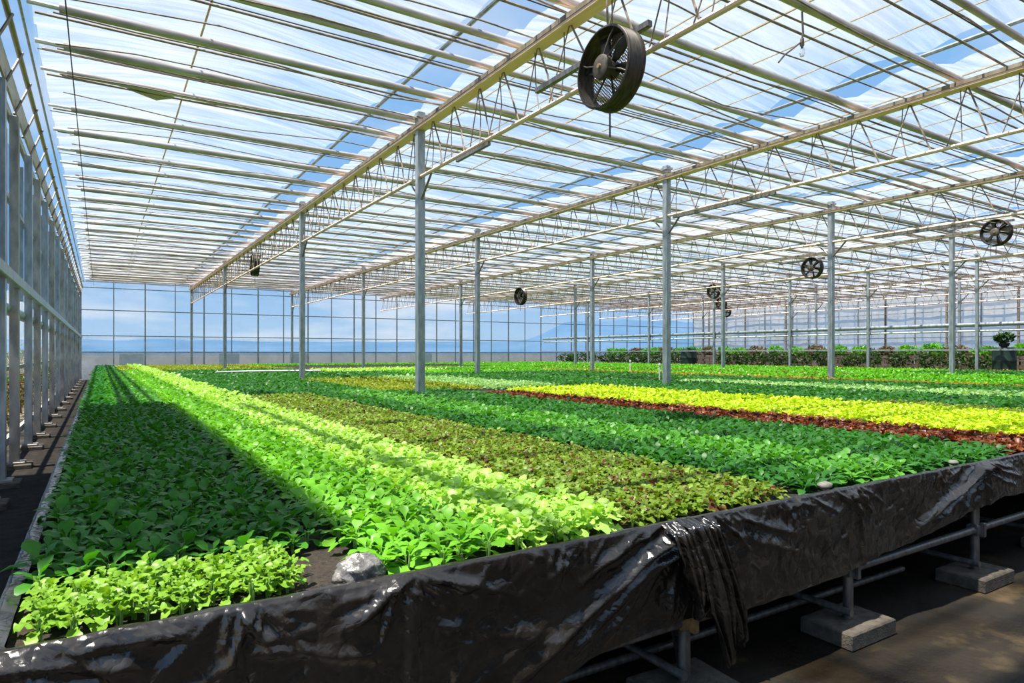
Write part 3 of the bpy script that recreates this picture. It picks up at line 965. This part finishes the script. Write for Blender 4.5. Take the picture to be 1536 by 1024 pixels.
# crumpled bag on the rim, straw, pebbles
bg = empty('plastic_bag', (0.73, 2.10, SOIL_Z - 0.01))
bm = []
n1, n2 = 20, 36
V, Q = [], []
for i in range(n1 + 1):
    th = PI * i / n1
    for j in range(n2):
        ph = 2 * PI * j / n2
        d = Vector((math.sin(th) * math.cos(ph), math.sin(th) * math.sin(ph), math.cos(th)))
        q = 1 + 0.22 * (1 - abs(noise.noise(d * 2.2)) * 2.5) + 0.10 * (1 - abs(noise.noise(d * 6)) * 2.5) - 0.15
        V.append((d.x * 0.085 * q, d.y * 0.055 * q, max(-0.01, 0.035 + d.z * 0.062 * q)))
for i in range(n1):
    for j in range(n2):
        Q.append((i * n2 + j, i * n2 + (j + 1) % n2, (i + 1) * n2 + (j + 1) % n2, (i + 1) * n2 + j))
np_mesh('bag', V, Q, M['bag'], bg)
tie = MB()
for k in range(14):
    a = random.uniform(0, 6.28)
    tie.tube([(-0.085 + random.uniform(-.02, .02), -0.035, 0.0), (-0.07 + 0.07 * math.cos(a), -0.05 + 0.02 * math.sin(a), random.uniform(.0, .02))], 0.0022, 4)
tie.build('straw', M['straw'], bg)
tag(bg, 'crumpled grey plastic bag on the rim between seedlings and lettuce', 'plastic bag')


def pebble(x, y, s, lb):
    V, Q = [], []
    for i in range(9):
        th = PI * i / 8
        for j in range(14):
            ph = 2 * PI * j / 14
            d = Vector((math.sin(th) * math.cos(ph), math.sin(th) * math.sin(ph), math.cos(th)))
            q = 1 + 0.2 * noise.noise(d * 1.7 + Vector((x, 0, 0)))
            V.append((d.x * s * q, d.y * s * .6 * q, d.z * s * .35 * q))
    for i in range(8):
        for j in range(14):
            Q.append((i * 14 + j, i * 14 + (j + 1) % 14, (i + 1) * 14 + (j + 1) % 14, (i + 1) * 14 + j))
    o = np_mesh('pebble', V, Q, M['pebble'])
    o.location = (x, y, 0.838 + s * .2)
    tag(o, lb, 'stone')


pebble(3.30, 2.05, 0.055, 'flat grey stone on the sheet rim beside the bronze lettuce')
pebble(4.72, 2.04, 0.045, 'small round cream stone on the sheet rim by the green bed')

# ------------------------------------------------------------------ plants
SHAPES = {
    # name: (width profile, lobes, ripple)
    'oval': ([0.05, 0.06, 0.30, 0.50, 0.54, 0.42, 0.12], 0.0, 0.03),
    'spoon': ([0.06, 0.07, 0.12, 0.44, 0.58, 0.50, 0.16], 0.0, 0.02),
    'oak': ([0.07, 0.12, 0.34, 0.24, 0.48, 0.36, 0.58, 0.46, 0.14], 1.0, 0.10),
    'frill': ([0.12, 0.22, 0.40, 0.34, 0.56, 0.48, 0.66, 0.54, 0.2], 1.0, 0.14),
}


def leaf_geo(shape, segs, cols, L, bend, cup, rng, rip):
    prof = SHAPES[shape][0]
    V, Q = [], []
    x0 = np.linspace(0, 1, len(prof))
    for i in range(segs + 1):
        f = i / segs
        w = float(np.interp(f, x0, prof)) * L * 0.5
        # along-length curve
        ang = bend * f
        yy = L * (math.sin(bend * f) / bend if abs(bend) > 1e-3 else f)
        zz = L * ((math.cos(bend * f) - 1) / bend if abs(bend) > 1e-3 else 0)
        for c in range(cols + 1):
            s = c / cols * 2 - 1
            r = rip * L * math.sin(f * 13 + (3.1 if s > 0 else 0) + rng.uniform(-.4, .4)) * abs(s)
            V.append((s * w, yy, zz + cup * w * abs(s) ** 1.5 + r))
    for i in range(segs):
        for c in range(cols):
            a = i * (cols + 1) + c
            Q.append((a, a + 1, a + cols + 2, a + cols + 1))
    return np.array(V), np.array(Q)


def plant_geo(rng, shape, n, L, segs, cols, tall, spread=1.0, base_h=0.03):
    """one plant: a rosette of leaves, the outer ones lying flatter and the inner ones steeper"""
    Vs, Qs, o = [], [], 0
    rip = SHAPES[shape][2]
    for k in range(n):
        f = k / max(1, n - 1)                     # 0 outer .. 1 inner
        az = k * 2.39996 + rng.uniform(-.3, .3)
        pit = (0.25 + 0.95 * f) * tall + rng.uniform(-.15, .15)
        ll = L * (1.0 - 0.35 * f) * rng.uniform(0.8, 1.15)
        V, Q = leaf_geo(shape, segs, cols, ll, rng.uniform(0.5, 1.1) + 0.4 * (1 - f), 0.25 * rng.uniform(.2, 1.3), rng, rip)
        roll = rng.uniform(-.4, .4)
        cr, sr = math.cos(roll), math.sin(roll)
        V = np.stack([V[:, 0] * cr - V[:, 2] * sr, V[:, 1], V[:, 0] * sr + V[:, 2] * cr], 1)
        cp, sp = math.cos(pit), math.sin(pit)
        V = np.stack([V[:, 0], V[:, 1] * cp - V[:, 2] * sp, V[:, 1] * sp + V[:, 2] * cp], 1)
        V[:, 1] += 0.008 * spread
        ca, sa = math.cos(az), math.sin(az)
        V = np.stack([V[:, 0] * ca - V[:, 1] * sa, V[:, 0] * sa + V[:, 1] * ca, V[:, 2]], 1)
        V[:, 2] += base_h * (0.4 + 0.8 * f)
        V[:, 2] = np.maximum(V[:, 2], 0.004)
        Vs.append(V)
        Qs.append(Q + o)
        o += len(V)
    return np.concatenate(Vs), np.concatenate(Qs)


# variety: shape, leaves, leaf length, tallness, base height, spacing
VAR = {
    'pale': ('oak', 9, 0.072, 1.0, 0.045, 0.068),
    'broad': ('oval', 10, 0.105, 0.95, 0.045, 0.098),
    'green': ('spoon', 11, 0.100, 1.0, 0.045, 0.092),
    'lime': ('oak', 12, 0.112, 1.05, 0.050, 0.094),
    'bronze': ('oak', 11, 0.085, 0.95, 0.030, 0.088),
    'emerald': ('oval', 10, 0.105, 0.9, 0.035, 0.098),
    'bright': ('spoon', 10, 0.105, 0.95, 0.040, 0.096),
    'red': ('frill', 10, 0.095, 0.95, 0.035, 0.095),
    'yellow': ('frill', 10, 0.105, 1.0, 0.045, 0.100),
    'mint': ('oval', 9, 0.10, 0.95, 0.04, 0.10),
    'grass': ('oval', 9, 0.10, 1.0, 0.04, 0.10),
    'olive': ('oak', 9, 0.09, 0.95, 0.035, 0.10),
    'orange': ('oak', 9, 0.09, 0.95, 0.035, 0.10),
}
LODS = [(5, 2), (4, 2), (3, 1), (2, 1)]
GEO = {}


def variants(var, lod, nv=6):
    key = (var, lod)
    if key not in GEO:
        shape, n, L, tall, bh, sp = VAR[var]
        segs, cols = LODS[lod]
        if lod == 0 and shape in ('oak', 'frill'):
            segs = 8
        if lod == 1 and shape in ('oak', 'frill'):
            segs = 5
        nn = (n, n, max(6, n - 2), 6)[lod]
        rng = random.Random(hash(var) % 1000 + 17 * lod if False else sum(map(ord, var)) + 17 * lod)
        GEO[key] = [plant_geo(rng, shape, nn, L * (1, 1.0, 1.25, 1.75)[lod], segs, cols, tall, base_h=bh) for _ in range(nv)]
    return GEO[key]


def grid(x0, x1, y0, y1, s, jit=0.28):
    """planting positions in offset rows"""
    nx_ = max(1, int(round((x1 - x0) / s)))
    ny_ = max(1, int(round((y1 - y0) / (s * 0.9))))
    xs = x0 + (np.arange(nx_) + 0.5) * (x1 - x0) / nx_
    ys = y0 + (np.arange(ny_) + 0.5) * (y1 - y0) / ny_
    X, Y = np.meshgrid(xs, ys)
    X = X + (np.arange(ny_)[:, None] % 2 - 0.5) * s * 0.4
    X = X + RNG.uniform(-jit, jit, X.shape) * s
    Y = Y + RNG.uniform(-jit, jit, Y.shape) * s
    P = np.stack([X.ravel(), Y.ravel()], 1)
    t = P[:, 0] * SY + P[:, 1] * CY
    r = P[:, 0] * CY - P[:, 1] * SY
    u = 768 + FPX * r / np.maximum(t, 0.05)
    ok = (t > 0.3) & (u > -330) & (u < 1536 + 420)
    return P[ok], t[ok]


def lod_points(x0, x1, y0, y1, s):
    """positions with their level of detail; coarser far away"""
    outP, outL = [], []
    for lod, (t0, t1, sp) in enumerate(((0, 4.2, s), (4.2, 9.0, s), (9.0, 18, s * 1.35), (18, 99, s * 2.0))):
        P, t = grid(x0, x1, y0, y1, sp)
        k = (t >= t0) & (t < t1)
        outP.append(P[k])
        outL.append(np.full(k.sum(), lod))
    return np.concatenate(outP), np.concatenate(outL)


def carpet(name, var, P, L, label, hs=1.0):
    """all remaining plants of a bed as one mass"""
    Vs, Qs, o = [], [], 0
    for lod in range(4):
        sel = P[L == lod]
        if len(sel) == 0:
            continue
        vs_ = variants(var, lod)
        pick = RNG.integers(0, len(vs_), len(sel))
        for q in range(len(vs_)):
            S = sel[pick == q]
            if len(S) == 0:
                continue
            V, F = vs_[q]
            a = RNG.uniform(0, 2 * PI, len(S))
            sc = RNG.uniform(0.82, 1.2, len(S))
            ca, sa = (np.cos(a) * sc)[:, None], (np.sin(a) * sc)[:, None]
            X = V[None, :, 0] * ca - V[None, :, 1] * sa + S[:, 0:1]
            Y = V[None, :, 0] * sa + V[None, :, 1] * ca + S[:, 1:2]
            Z = V[None, :, 2] * sc[:, None] * hs + SOIL_Z
            W_ = np.stack([X, Y, Z], 2).reshape(-1, 3)
            FF = (F[None] + (np.arange(len(S)) * len(V))[:, None, None]).reshape(-1, 4) + o
            Vs.append(W_)
            Qs.append(FF)
            o += len(W_)
    if not Vs:
        return None
    ob = np_mesh(name, np.concatenate(Vs), np.concatenate(Qs), LEAF[var])
    tag(ob, label, 'plants', kind='stuff')
    return ob


MESH = {}


def plant_obj(name, var, lod, x, y, label, cat, group, stems=True):
    key = (name, var, lod)
    if key not in MESH:
        MESH[key] = []
        for V, F in variants(var, lod):
            o = np_mesh(name, V, F, LEAF[var])
            me = o.data
            bpy.data.objects.remove(o)
            st = MB()
            rr = random.Random(len(V))
            for k in range(4):
                a = k * 1.7
                st.tube([(0.004 * math.cos(a), 0.004 * math.sin(a), -0.01), (0.008 * math.cos(a), 0.008 * math.sin(a), VAR[var][4] * 0.9 + 0.01)], 0.0026, 5)
            so_ = st.build('stem', M['stem'])
            sm = so_.data
            bpy.data.objects.remove(so_)
            MESH[key].append((me, sm))
    me, sm = random.choice(MESH[key])
    o = bpy.data.objects.new(name, me)
    COL.objects.link(o)
    o.location = (x, y, SOIL_Z)
    o.rotation_euler = (0, 0, random.uniform(0, 2 * PI))
    s = random.uniform(0.84, 1.18)
    o.scale = (s, s, s)
    tag(o, label, cat, group)
    if stems:
        c = bpy.data.objects.new('stem', sm)
        COL.objects.link(c)
        c.parent = o
    return o


def bed(var, x0, x1, y0, y1, nm, label, rest_label, group, cat='lettuce', n_ind=300):
    P, L = lod_points(x0, x1, y0, y1, VAR[var][5])
    t = P[:, 0] * SY + P[:, 1] * CY
    u = 768 + FPX * (P[:, 0] * CY - P[:, 1] * SY) / t
    v = 530 + FPX * (CAM_Z - 0.87) / t
    seen = (u > -25) & (u < 1561) & (v < 1010)
    order = np.argsort(np.where(seen, t, 1e6))
    ind = order[:min(n_ind, int(seen.sum()))]
    for i in ind:
        plant_obj(nm, var, int(min(L[i], 1)), P[i, 0], P[i, 1], label, cat, group, stems=t[i] < 3.4)
    keep = np.ones(len(P), bool)
    keep[ind] = False
    if keep.sum():
        carpet(nm + '_mass', var, P[keep], L[keep], rest_label)


bed('pale', -0.16, 0.56, 2.10, 2.44, 'seedling', 'small pale green seedling in the block at the near left corner', 'more pale seedlings at the corner',
    'pale seedlings at the near left corner', cat='seedling')
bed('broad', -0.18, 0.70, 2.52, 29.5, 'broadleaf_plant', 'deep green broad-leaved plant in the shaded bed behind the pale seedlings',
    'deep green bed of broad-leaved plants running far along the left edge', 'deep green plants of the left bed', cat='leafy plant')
bed('green', 0.80, 1.30, 2.07, 29.6, 'green_lettuce', 'mid green lettuce in the band between deep green bed and lime strip',
    'band of mid green lettuce running far down the left of the lime strip', 'green lettuces left of the lime strip')
bed('lime', 1.32, 1.87, 2.07, 44, 'lime_lettuce', 'lime green lettuce in the sunlit strip beside the bronze bed',
    'lime green lettuce strip running far down the bench', 'lime lettuces of the sunlit strip')
bed('bronze', 1.96, 3.08, 2.12, 11.6, 'bronze_lettuce', 'bronze green lettuce in the mottled bed right of the lime strip',
    'bronze and green lettuce bed stretching back from the knotted sheet', 'bronze lettuces of the mottled bed')
bed('emerald', 3.18, 3.62, 2.10, 11.5, 'emerald_plant', 'dark emerald plant in the narrow band right of the bronze bed',
    'dark emerald band between bronze and bright green plants', 'emerald plants right of the bronze bed', cat='leafy plant', n_ind=200)
bed('bright', 3.66, 4.30, 2.08, 11.8, 'bright_plant', 'bright green plant in the light row amid the emerald bed',
    'light row of bright green plants amid the emerald bed', 'bright plants of the light row', cat='leafy plant', n_ind=250)
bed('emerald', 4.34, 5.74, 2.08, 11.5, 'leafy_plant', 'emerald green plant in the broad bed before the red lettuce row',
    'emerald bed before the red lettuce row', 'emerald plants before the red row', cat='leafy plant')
bed('red', 5.80, 6.58, 2.1, 10.2, 'red_lettuce', 'red-brown lettuce in the dark row before the yellow strip',
    'far end of the red-brown lettuce row', 'red lettuces of the dark row')
bed('yellow', 6.66, 9.0, 2.1, 10.8, 'yellow_lettuce', 'yellow-lime lettuce in the brightest strip behind the red row',
    'far end of the yellow-lime lettuce strip', 'yellow lettuces of the bright strip')

FAR = [
    ('emerald', -0.18, 0.62, 30.8, 43.4, 'dark green block of seedlings at the far left corner of the bench'),
    ('olive', 0.68, 1.28, 30.6, 43.4, 'olive block beside the far dark green block'),
    ('emerald', 2.0, 4.5, 11.9, 24.0, 'dark green bed left of the nearest post'),
    ('olive', 4.6, 6.95, 12.0, 18.2, 'olive yellow bed around the nearest post of the first truss'),
    ('mint', 7.05, 8.8, 11.7, 18.6, 'pale mint strip behind the nearest post'),
    ('emerald', 8.95, 12.4, 11.5, 20.5, 'green bed behind the end of the red row'),
    ('bronze', 9.1, 10.0, 2.2, 5.2, 'small bronze patch behind the yellow strip at the right'),
    ('emerald', 9.1, 12.3, 5.4, 11.2, 'green bed behind the yellow strip'),
    ('emerald', 10.1, 12.3, 2.2, 5.2, 'green corner bed beside the small bronze patch'),
    ('mint', 12.4, 13.9, 2.6, 12.0, 'mint row flecked with white behind the yellow strip'),
    ('emerald', 14.0, 16.4, 2.6, 14.5, 'dark green row behind the mint row'),
    ('orange', 16.5, 17.3, 5, 24, 'thin orange and yellow line of seedlings in the right half'),
    ('grass', 17.4, 20.4, 5, 27, 'fresh green bed behind the thin orange line'),
    ('red', 20.5, 21.1, 12, 30, 'thin dark red line across the right green beds'),
    ('grass', 21.2, 24.0, 6, 30, 'fresh green bed behind the thin red line'),
    ('emerald', 24.2, 30.2, 6, 12.6, 'green bed around the right-hand post, shadow put into its dark leaf colour'),  # dark leaf colour stands in for a shadow on this bed
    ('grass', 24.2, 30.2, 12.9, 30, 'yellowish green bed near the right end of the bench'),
    ('orange', 30.3, 30.9, 6, 30, 'orange brown seedlings along the right edge of the bench'),
    ('emerald', 12.6, 16.3, 14.8, 21, 'green bed in the middle of the bench'),
    ('emerald', 2.0, 7.2, 24.4, 29.6, 'dark green bed in the far left middle'),
    ('olive', 2.0, 7.6, 30.2, 43.4, 'olive brown bed before the far wall'),
    ('emerald', 4.6, 9.0, 18.9, 24.0, 'green bed behind the olive bed'),
    ('lime', 7.4, 12.5, 24.5, 27.5, 'pale green cross strip in the far middle'),
    ('grass', 9.1, 16.3, 21.3, 24.2, 'fresh green bed in the far middle'),
    ('grass', 10.5, 20.2, 27.8, 29.6, 'fresh green bed before the dark soil gap'),
    ('grass', 7.8, 20, 41.0, 43.4, 'fresh green bed against the far wall'),
    ('grass', 20.4, 30.6, 30.6, 43.4, 'fresh green bed in the far right corner of the bench'),
]
for (var, x0, x1, y0, y1, lb) in FAR:
    P, L = lod_points(x0, x1, y0, y1, VAR[var][5])
    if len(P):
        carpet('seedling_bed', var, P, L, lb)

# irrigation bits standing in the beds
for (x, y, h, lb) in ((13.7, 13.6, 0.42, 'white sprinkler riser standing in the middle of the beds'), (16.9, 18.3, 0.45, 'white sprinkler riser standing in the right green beds'),
                      (11.2, 31.5, 0.5, 'short white riser before the dark soil gap')):
    s = empty('sprinkler_riser', (x, y, SOIL_Z))
    MB().tube([(0, 0, -0.02), (0, 0, h)], 0.02, 8).build('pipe', M['white'], s)
    MB().lathe([(0.001, h + .06), (.03, h + .05), (.035, h), (.02, h - .02)], n=12).build('nozzle', M['white'], s)
    tag(s, lb, 'sprinkler')
ip = MB().tube([(3.3, 23.9, 0.93), (5.0, 24.2, 0.94), (6.9, 24.1, 0.93)], 0.03, 8).build('irrigation_pipe', M['white'])
tag(ip, 'pale pipe lying across the far left beds', 'pipe')

# ------------------------------------------------------------------ right side: pipes, racks, bushes
mp_ = empty('heating_pipe', (31.42, 0, 2.78))
MB().tube([(0, 5, 0), (0, 44.6, 0)], 0.09, 12).build('tube', M['galv'], mp_)
MB().tube([(0.02, 5, -0.26), (0.02, 44.6, -0.26)], 0.05, 10).build('tube', M['white'], mp_)
for yy in (12.6, 17.2, 21.4, 26.5, 32.0, 38.5):
    MB().box((-0.05, yy, -0.12), (0.06, 0.05, 0.4)).build('clamp', M['legpipe'], mp_, smooth=False)
tag(mp_, 'pair of pale heating pipes running along the right of the beds', 'pipe')
sr = MB().box((31.45, 25, 1.72), (0.06, 40, 0.07)).build('side_rail', M['galv'], smooth=False)
tag(sr, 'low grey rail fixed to the posts behind the right beds', 'rail')


def bush_mesh(name, n, w, h, ll, mat, seed):
    rg = np.random.default_rng(seed)
    V, Q = [], []
    for k in range(n):
        d = rg.normal(size=3)
        d /= np.linalg.norm(d)
        r = rg.uniform(0.55, 1.0)
        c = np.array([d[0] * w * r, d[1] * w * r, h * (0.55 + 0.5 * d[2] * r)])
        a, b = rg.normal(size=3), rg.normal(size=3)
        a = a / np.linalg.norm(a) * ll * rg.uniform(.6, 1.3)
        b = b / np.linalg.norm(b) * ll * 0.45
        o = len(V)
        V += [c - a, c + b, c + a, c - b]
        Q.append((o, o + 1, o + 2, o + 3))
    return V, Q


def potted(x, y, w, h, pot_h, seed, lb, group, mat='bush', stand=0.0, kind='potted_bush'):
    r = empty(kind, (x, y, stand))
    V, Q = bush_mesh('f', 260, w, h, 0.11, None, seed)
    f = np_mesh('foliage', np.array(V) + np.array([0, 0, pot_h * .8]), Q, LEAF[mat], r, smooth=False)
    MB().lathe([(0.001, 0), (w * .42, 0), (w * .55, pot_h), (w * .5, pot_h), (w * .48, pot_h * .9), (0.001, pot_h * .9)], n=14).build('pot', M['dark_pot'], r)
    tag(r, lb, 'potted plant', group)
    return r


rr = random.Random(5)
yb = 7.5
k = 0
while yb < 44:
    potted(33.1 + rr.uniform(-.15, .15), yb, rr.uniform(.5, .72), rr.uniform(.75, 1.05), 0.40, k, 'dark green bush in a black pot in the row beyond the right edge of bench', 'bushes beyond the bench', stand=0.45)
    yb += rr.uniform(0.95, 1.5)
    while any(abs(yb - q_) < 1.1 for q_ in (29.2, 11.9, 9.85)):
        yb += 0.3
    k += 1
yb = 9.0
while yb < 40:
    potted(34.9 + rr.uniform(-.2, .2), yb, rr.uniform(.42, .62), rr.uniform(.40, .60), 0.22, k, 'yellow-green bush on the racks by the right wall', 'bushes on the racks', mat='grass' if k % 3 else 'dry', stand=1.29, kind='rack_bush')
    yb += rr.uniform(.85, 1.5)
    k += 1


def rack(x, y, L, i, n=3):
    r = empty('plant_rack', (x, y, 0))
    for j in range(n):
        MB().box((0, 0, 0.42 + j * 0.42 - 0.03), (1.0, L, 0.05)).build('shelf', M['wood'], r, smooth=False)
    for sx in (-.45, .45):
        for sy in (-L / 2 + .05, 0, L / 2 - .05):
            MB().box((sx, sy, 0.8), (0.06, 0.06, 1.6)).build('upright', M['wood'], r, smooth=False)
    for j in range(3):
        MB().box((-.5, 0, 0.55 + j * .42), (0.03, L, 0.16)).build('side_board', M['wood'], r, smooth=False)
    tag(r, 'brown wooden rack behind the potted bushes, %s from the right of the picture' % ORD[i], 'rack', 'wooden racks on the right')


for i in range(7):
    rack(34.9, 10.5 + i * 4.6, 4.2, i, n=3)
for i in range(4):
    b = MB().box((33.1, 11 + i * 9.0, 0.22), (1.0, 7.6, 0.44)).build('low_stand', M['wood'], smooth=False)
    tag(b, 'low dark stand carrying potted bushes, %s from the right' % ORD[i], 'stand', 'low stands for bushes')

for (x, y, h, lb) in ((32.02, 29.2, 1.9, 'dark green tank standing behind bushes near the far corner'),
                      (31.98, 11.9, 1.85, 'dark green barrel with a plant on top, left of the right-hand post'),
                      (31.98, 9.85, 1.55, 'dark barrel near the right edge of the picture')):
    d = empty('storage_barrel', (x, y, 0))
    w = 0.52 if h > 1.87 else 0.42
    MB().lathe([(0.001, 0), (w * .9, 0), (w, .05), (w, h * .33), (w * 1.03, h * .35), (w, h * .37), (w, h * .66), (w * 1.03, h * .68), (w, h * .7), (w, h - .1), (w * .85, h - .04), (0.001, h - .02)], n=24).build('body', M['dkgreen'], d)
    MB().lathe([(0.001, h + .03), (.12, h + .03), (.12, h - .03)], n=12).build('cap', M['dark_pot'], d)
    tag(d, lb, 'barrel')
    if h < 1.87:
        potted(x, y, 0.38, 0.45, 0.15, 77 + int(y), 'small bush on top of the %s' % ('dark green barrel left of the right-hand post' if y > 11 else 'dark barrel at the right edge'), None, stand=h, kind='barrel_plant')

# dry shrubs outside the left wall
yb = 9.5
k = 0
while yb < 40:
    r = empty('dry_shrub', (-1.98 + rr.uniform(-.3, .1), yb, -0.12))
    V, Q = bush_mesh('f', 240, 0.62, 1.7 + rr.uniform(-.4, .5), 0.10, None, 300 + k)
    np_mesh('foliage', V, Q, LEAF['dry' if k % 3 else 'bush'], r, smooth=False)
    st = MB()
    for q in range(5):
        a = rr.uniform(0, 6.28)
        st.tube([(0, 0, 0), (.2 * math.cos(a), .2 * math.sin(a), .6), (.4 * math.cos(a), .4 * math.sin(a), 1.2)], 0.018, 5)
    st.build('branches', M['rod'], r)
    tag(r, 'dry brown shrub outside, seen between the posts of the left wall', 'shrub', 'dry shrubs outside the left wall')
    yb += rr.uniform(1.0, 1.7)
    k += 1

# ------------------------------------------------------------------ light
sd = bpy.data.lights.new('sun', 'SUN')
sd.energy = 12.0
sd.angle = math.radians(1.0)
sd.color = (1.0, 0.95, 0.86)
so_ = bpy.data.objects.new('sun', sd)
COL.objects.link(so_)
dirv = Vector((0.33, 0.02, -1.0))
so_.rotation_euler = dirv.to_track_quat('-Z', 'Y').to_euler()
so_.location = (-8, -6, 30)

w = bpy.data.worlds.new('sky')
SC.world = w
w.use_nodes = True
nt = w.node_tree
nt.nodes.clear()
out = nt.nodes.new('ShaderNodeOutputWorld')
bg_ = nt.nodes.new('ShaderNodeBackground')
tc = nt.nodes.new('ShaderNodeTexCoord')
sx = nt.nodes.new('ShaderNodeSeparateXYZ')
nt.links.new(tc.outputs['Generated'], sx.inputs[0])
gr = nt.nodes.new('ShaderNodeValToRGB')
e = gr.color_ramp.elements
e[0].position, e[0].color = 0.0, (0.40, 0.60, 0.84, 1)
e[1].position, e[1].color = 1.0, (0.12, 0.30, 0.68, 1)
for p, c in ((0.03, (0.42, 0.64, 0.90)), (0.12, (0.27, 0.53, 0.90)), (0.4, (0.25, 0.51, 0.89))):
    el = e.new(p)
    el.color = (*c, 1)
nt.links.new(sx.outputs['Z'], gr.inputs['Fac'])
# clouds: noise over the sky dome, flattened towards the horizon
ad = N(nt, 'ShaderNodeMath', operation='ADD')
ad.inputs[1].default_value = 0.18
nt.links.new(sx.outputs['Z'], ad.inputs[0])
dx = N(nt, 'ShaderNodeMath', operation='DIVIDE')
dy = N(nt, 'ShaderNodeMath', operation='DIVIDE')
nt.links.new(sx.outputs['X'], dx.inputs[0])
nt.links.new(sx.outputs['Y'], dy.inputs[0])
nt.links.new(ad.outputs[0], dx.inputs[1])
nt.links.new(ad.outputs[0], dy.inputs[1])
cx = nt.nodes.new('ShaderNodeCombineXYZ')
nt.links.new(dx.outputs[0], cx.inputs[0])
nt.links.new(dy.outputs[0], cx.inputs[1])
cn = N(nt, 'ShaderNodeTexNoise', Scale=0.9, Detail=6.0, Roughness=0.55)
nt.links.new(cx.outputs[0], cn.inputs['Vector'])
crp = nt.nodes.new('ShaderNodeValToRGB')
crp.color_ramp.elements[0].position = 0.46
crp.color_ramp.elements[1].position = 0.72
crp.color_ramp.elements[1].color = (0.85, 0.85, 0.85, 1)
nt.links.new(cn.outputs['Fac'], crp.inputs['Fac'])
mx = N(nt, 'ShaderNodeMix', data_type='RGBA')
nt.links.new(crp.outputs['Color'], mx.inputs[0])
nt.links.new(gr.outputs['Color'], mx.inputs[6])
mx.inputs[7].default_value = (0.95, 0.97, 1.0, 1)
nt.links.new(mx.outputs[2], bg_.inputs['Color'])
bg_.inputs['Strength'].default_value = 1.0
nt.links.new(bg_.outputs[0], out.inputs['Surface'])

SC.view_settings.view_transform = 'Standard'
SC.view_settings.look = 'None'
SC.view_settings.gamma = 1.0
SC.view_settings.exposure = 0.0
SC.view_settings.use_curve_mapping = False
SC.cycles.max_bounces = 7
SC.cycles.diffuse_bounces = 3
SC.cycles.glossy_bounces = 3
SC.cycles.transparent_max_bounces = 14
SC.cycles.caustics_reflective = False
SC.cycles.caustics_refractive = False
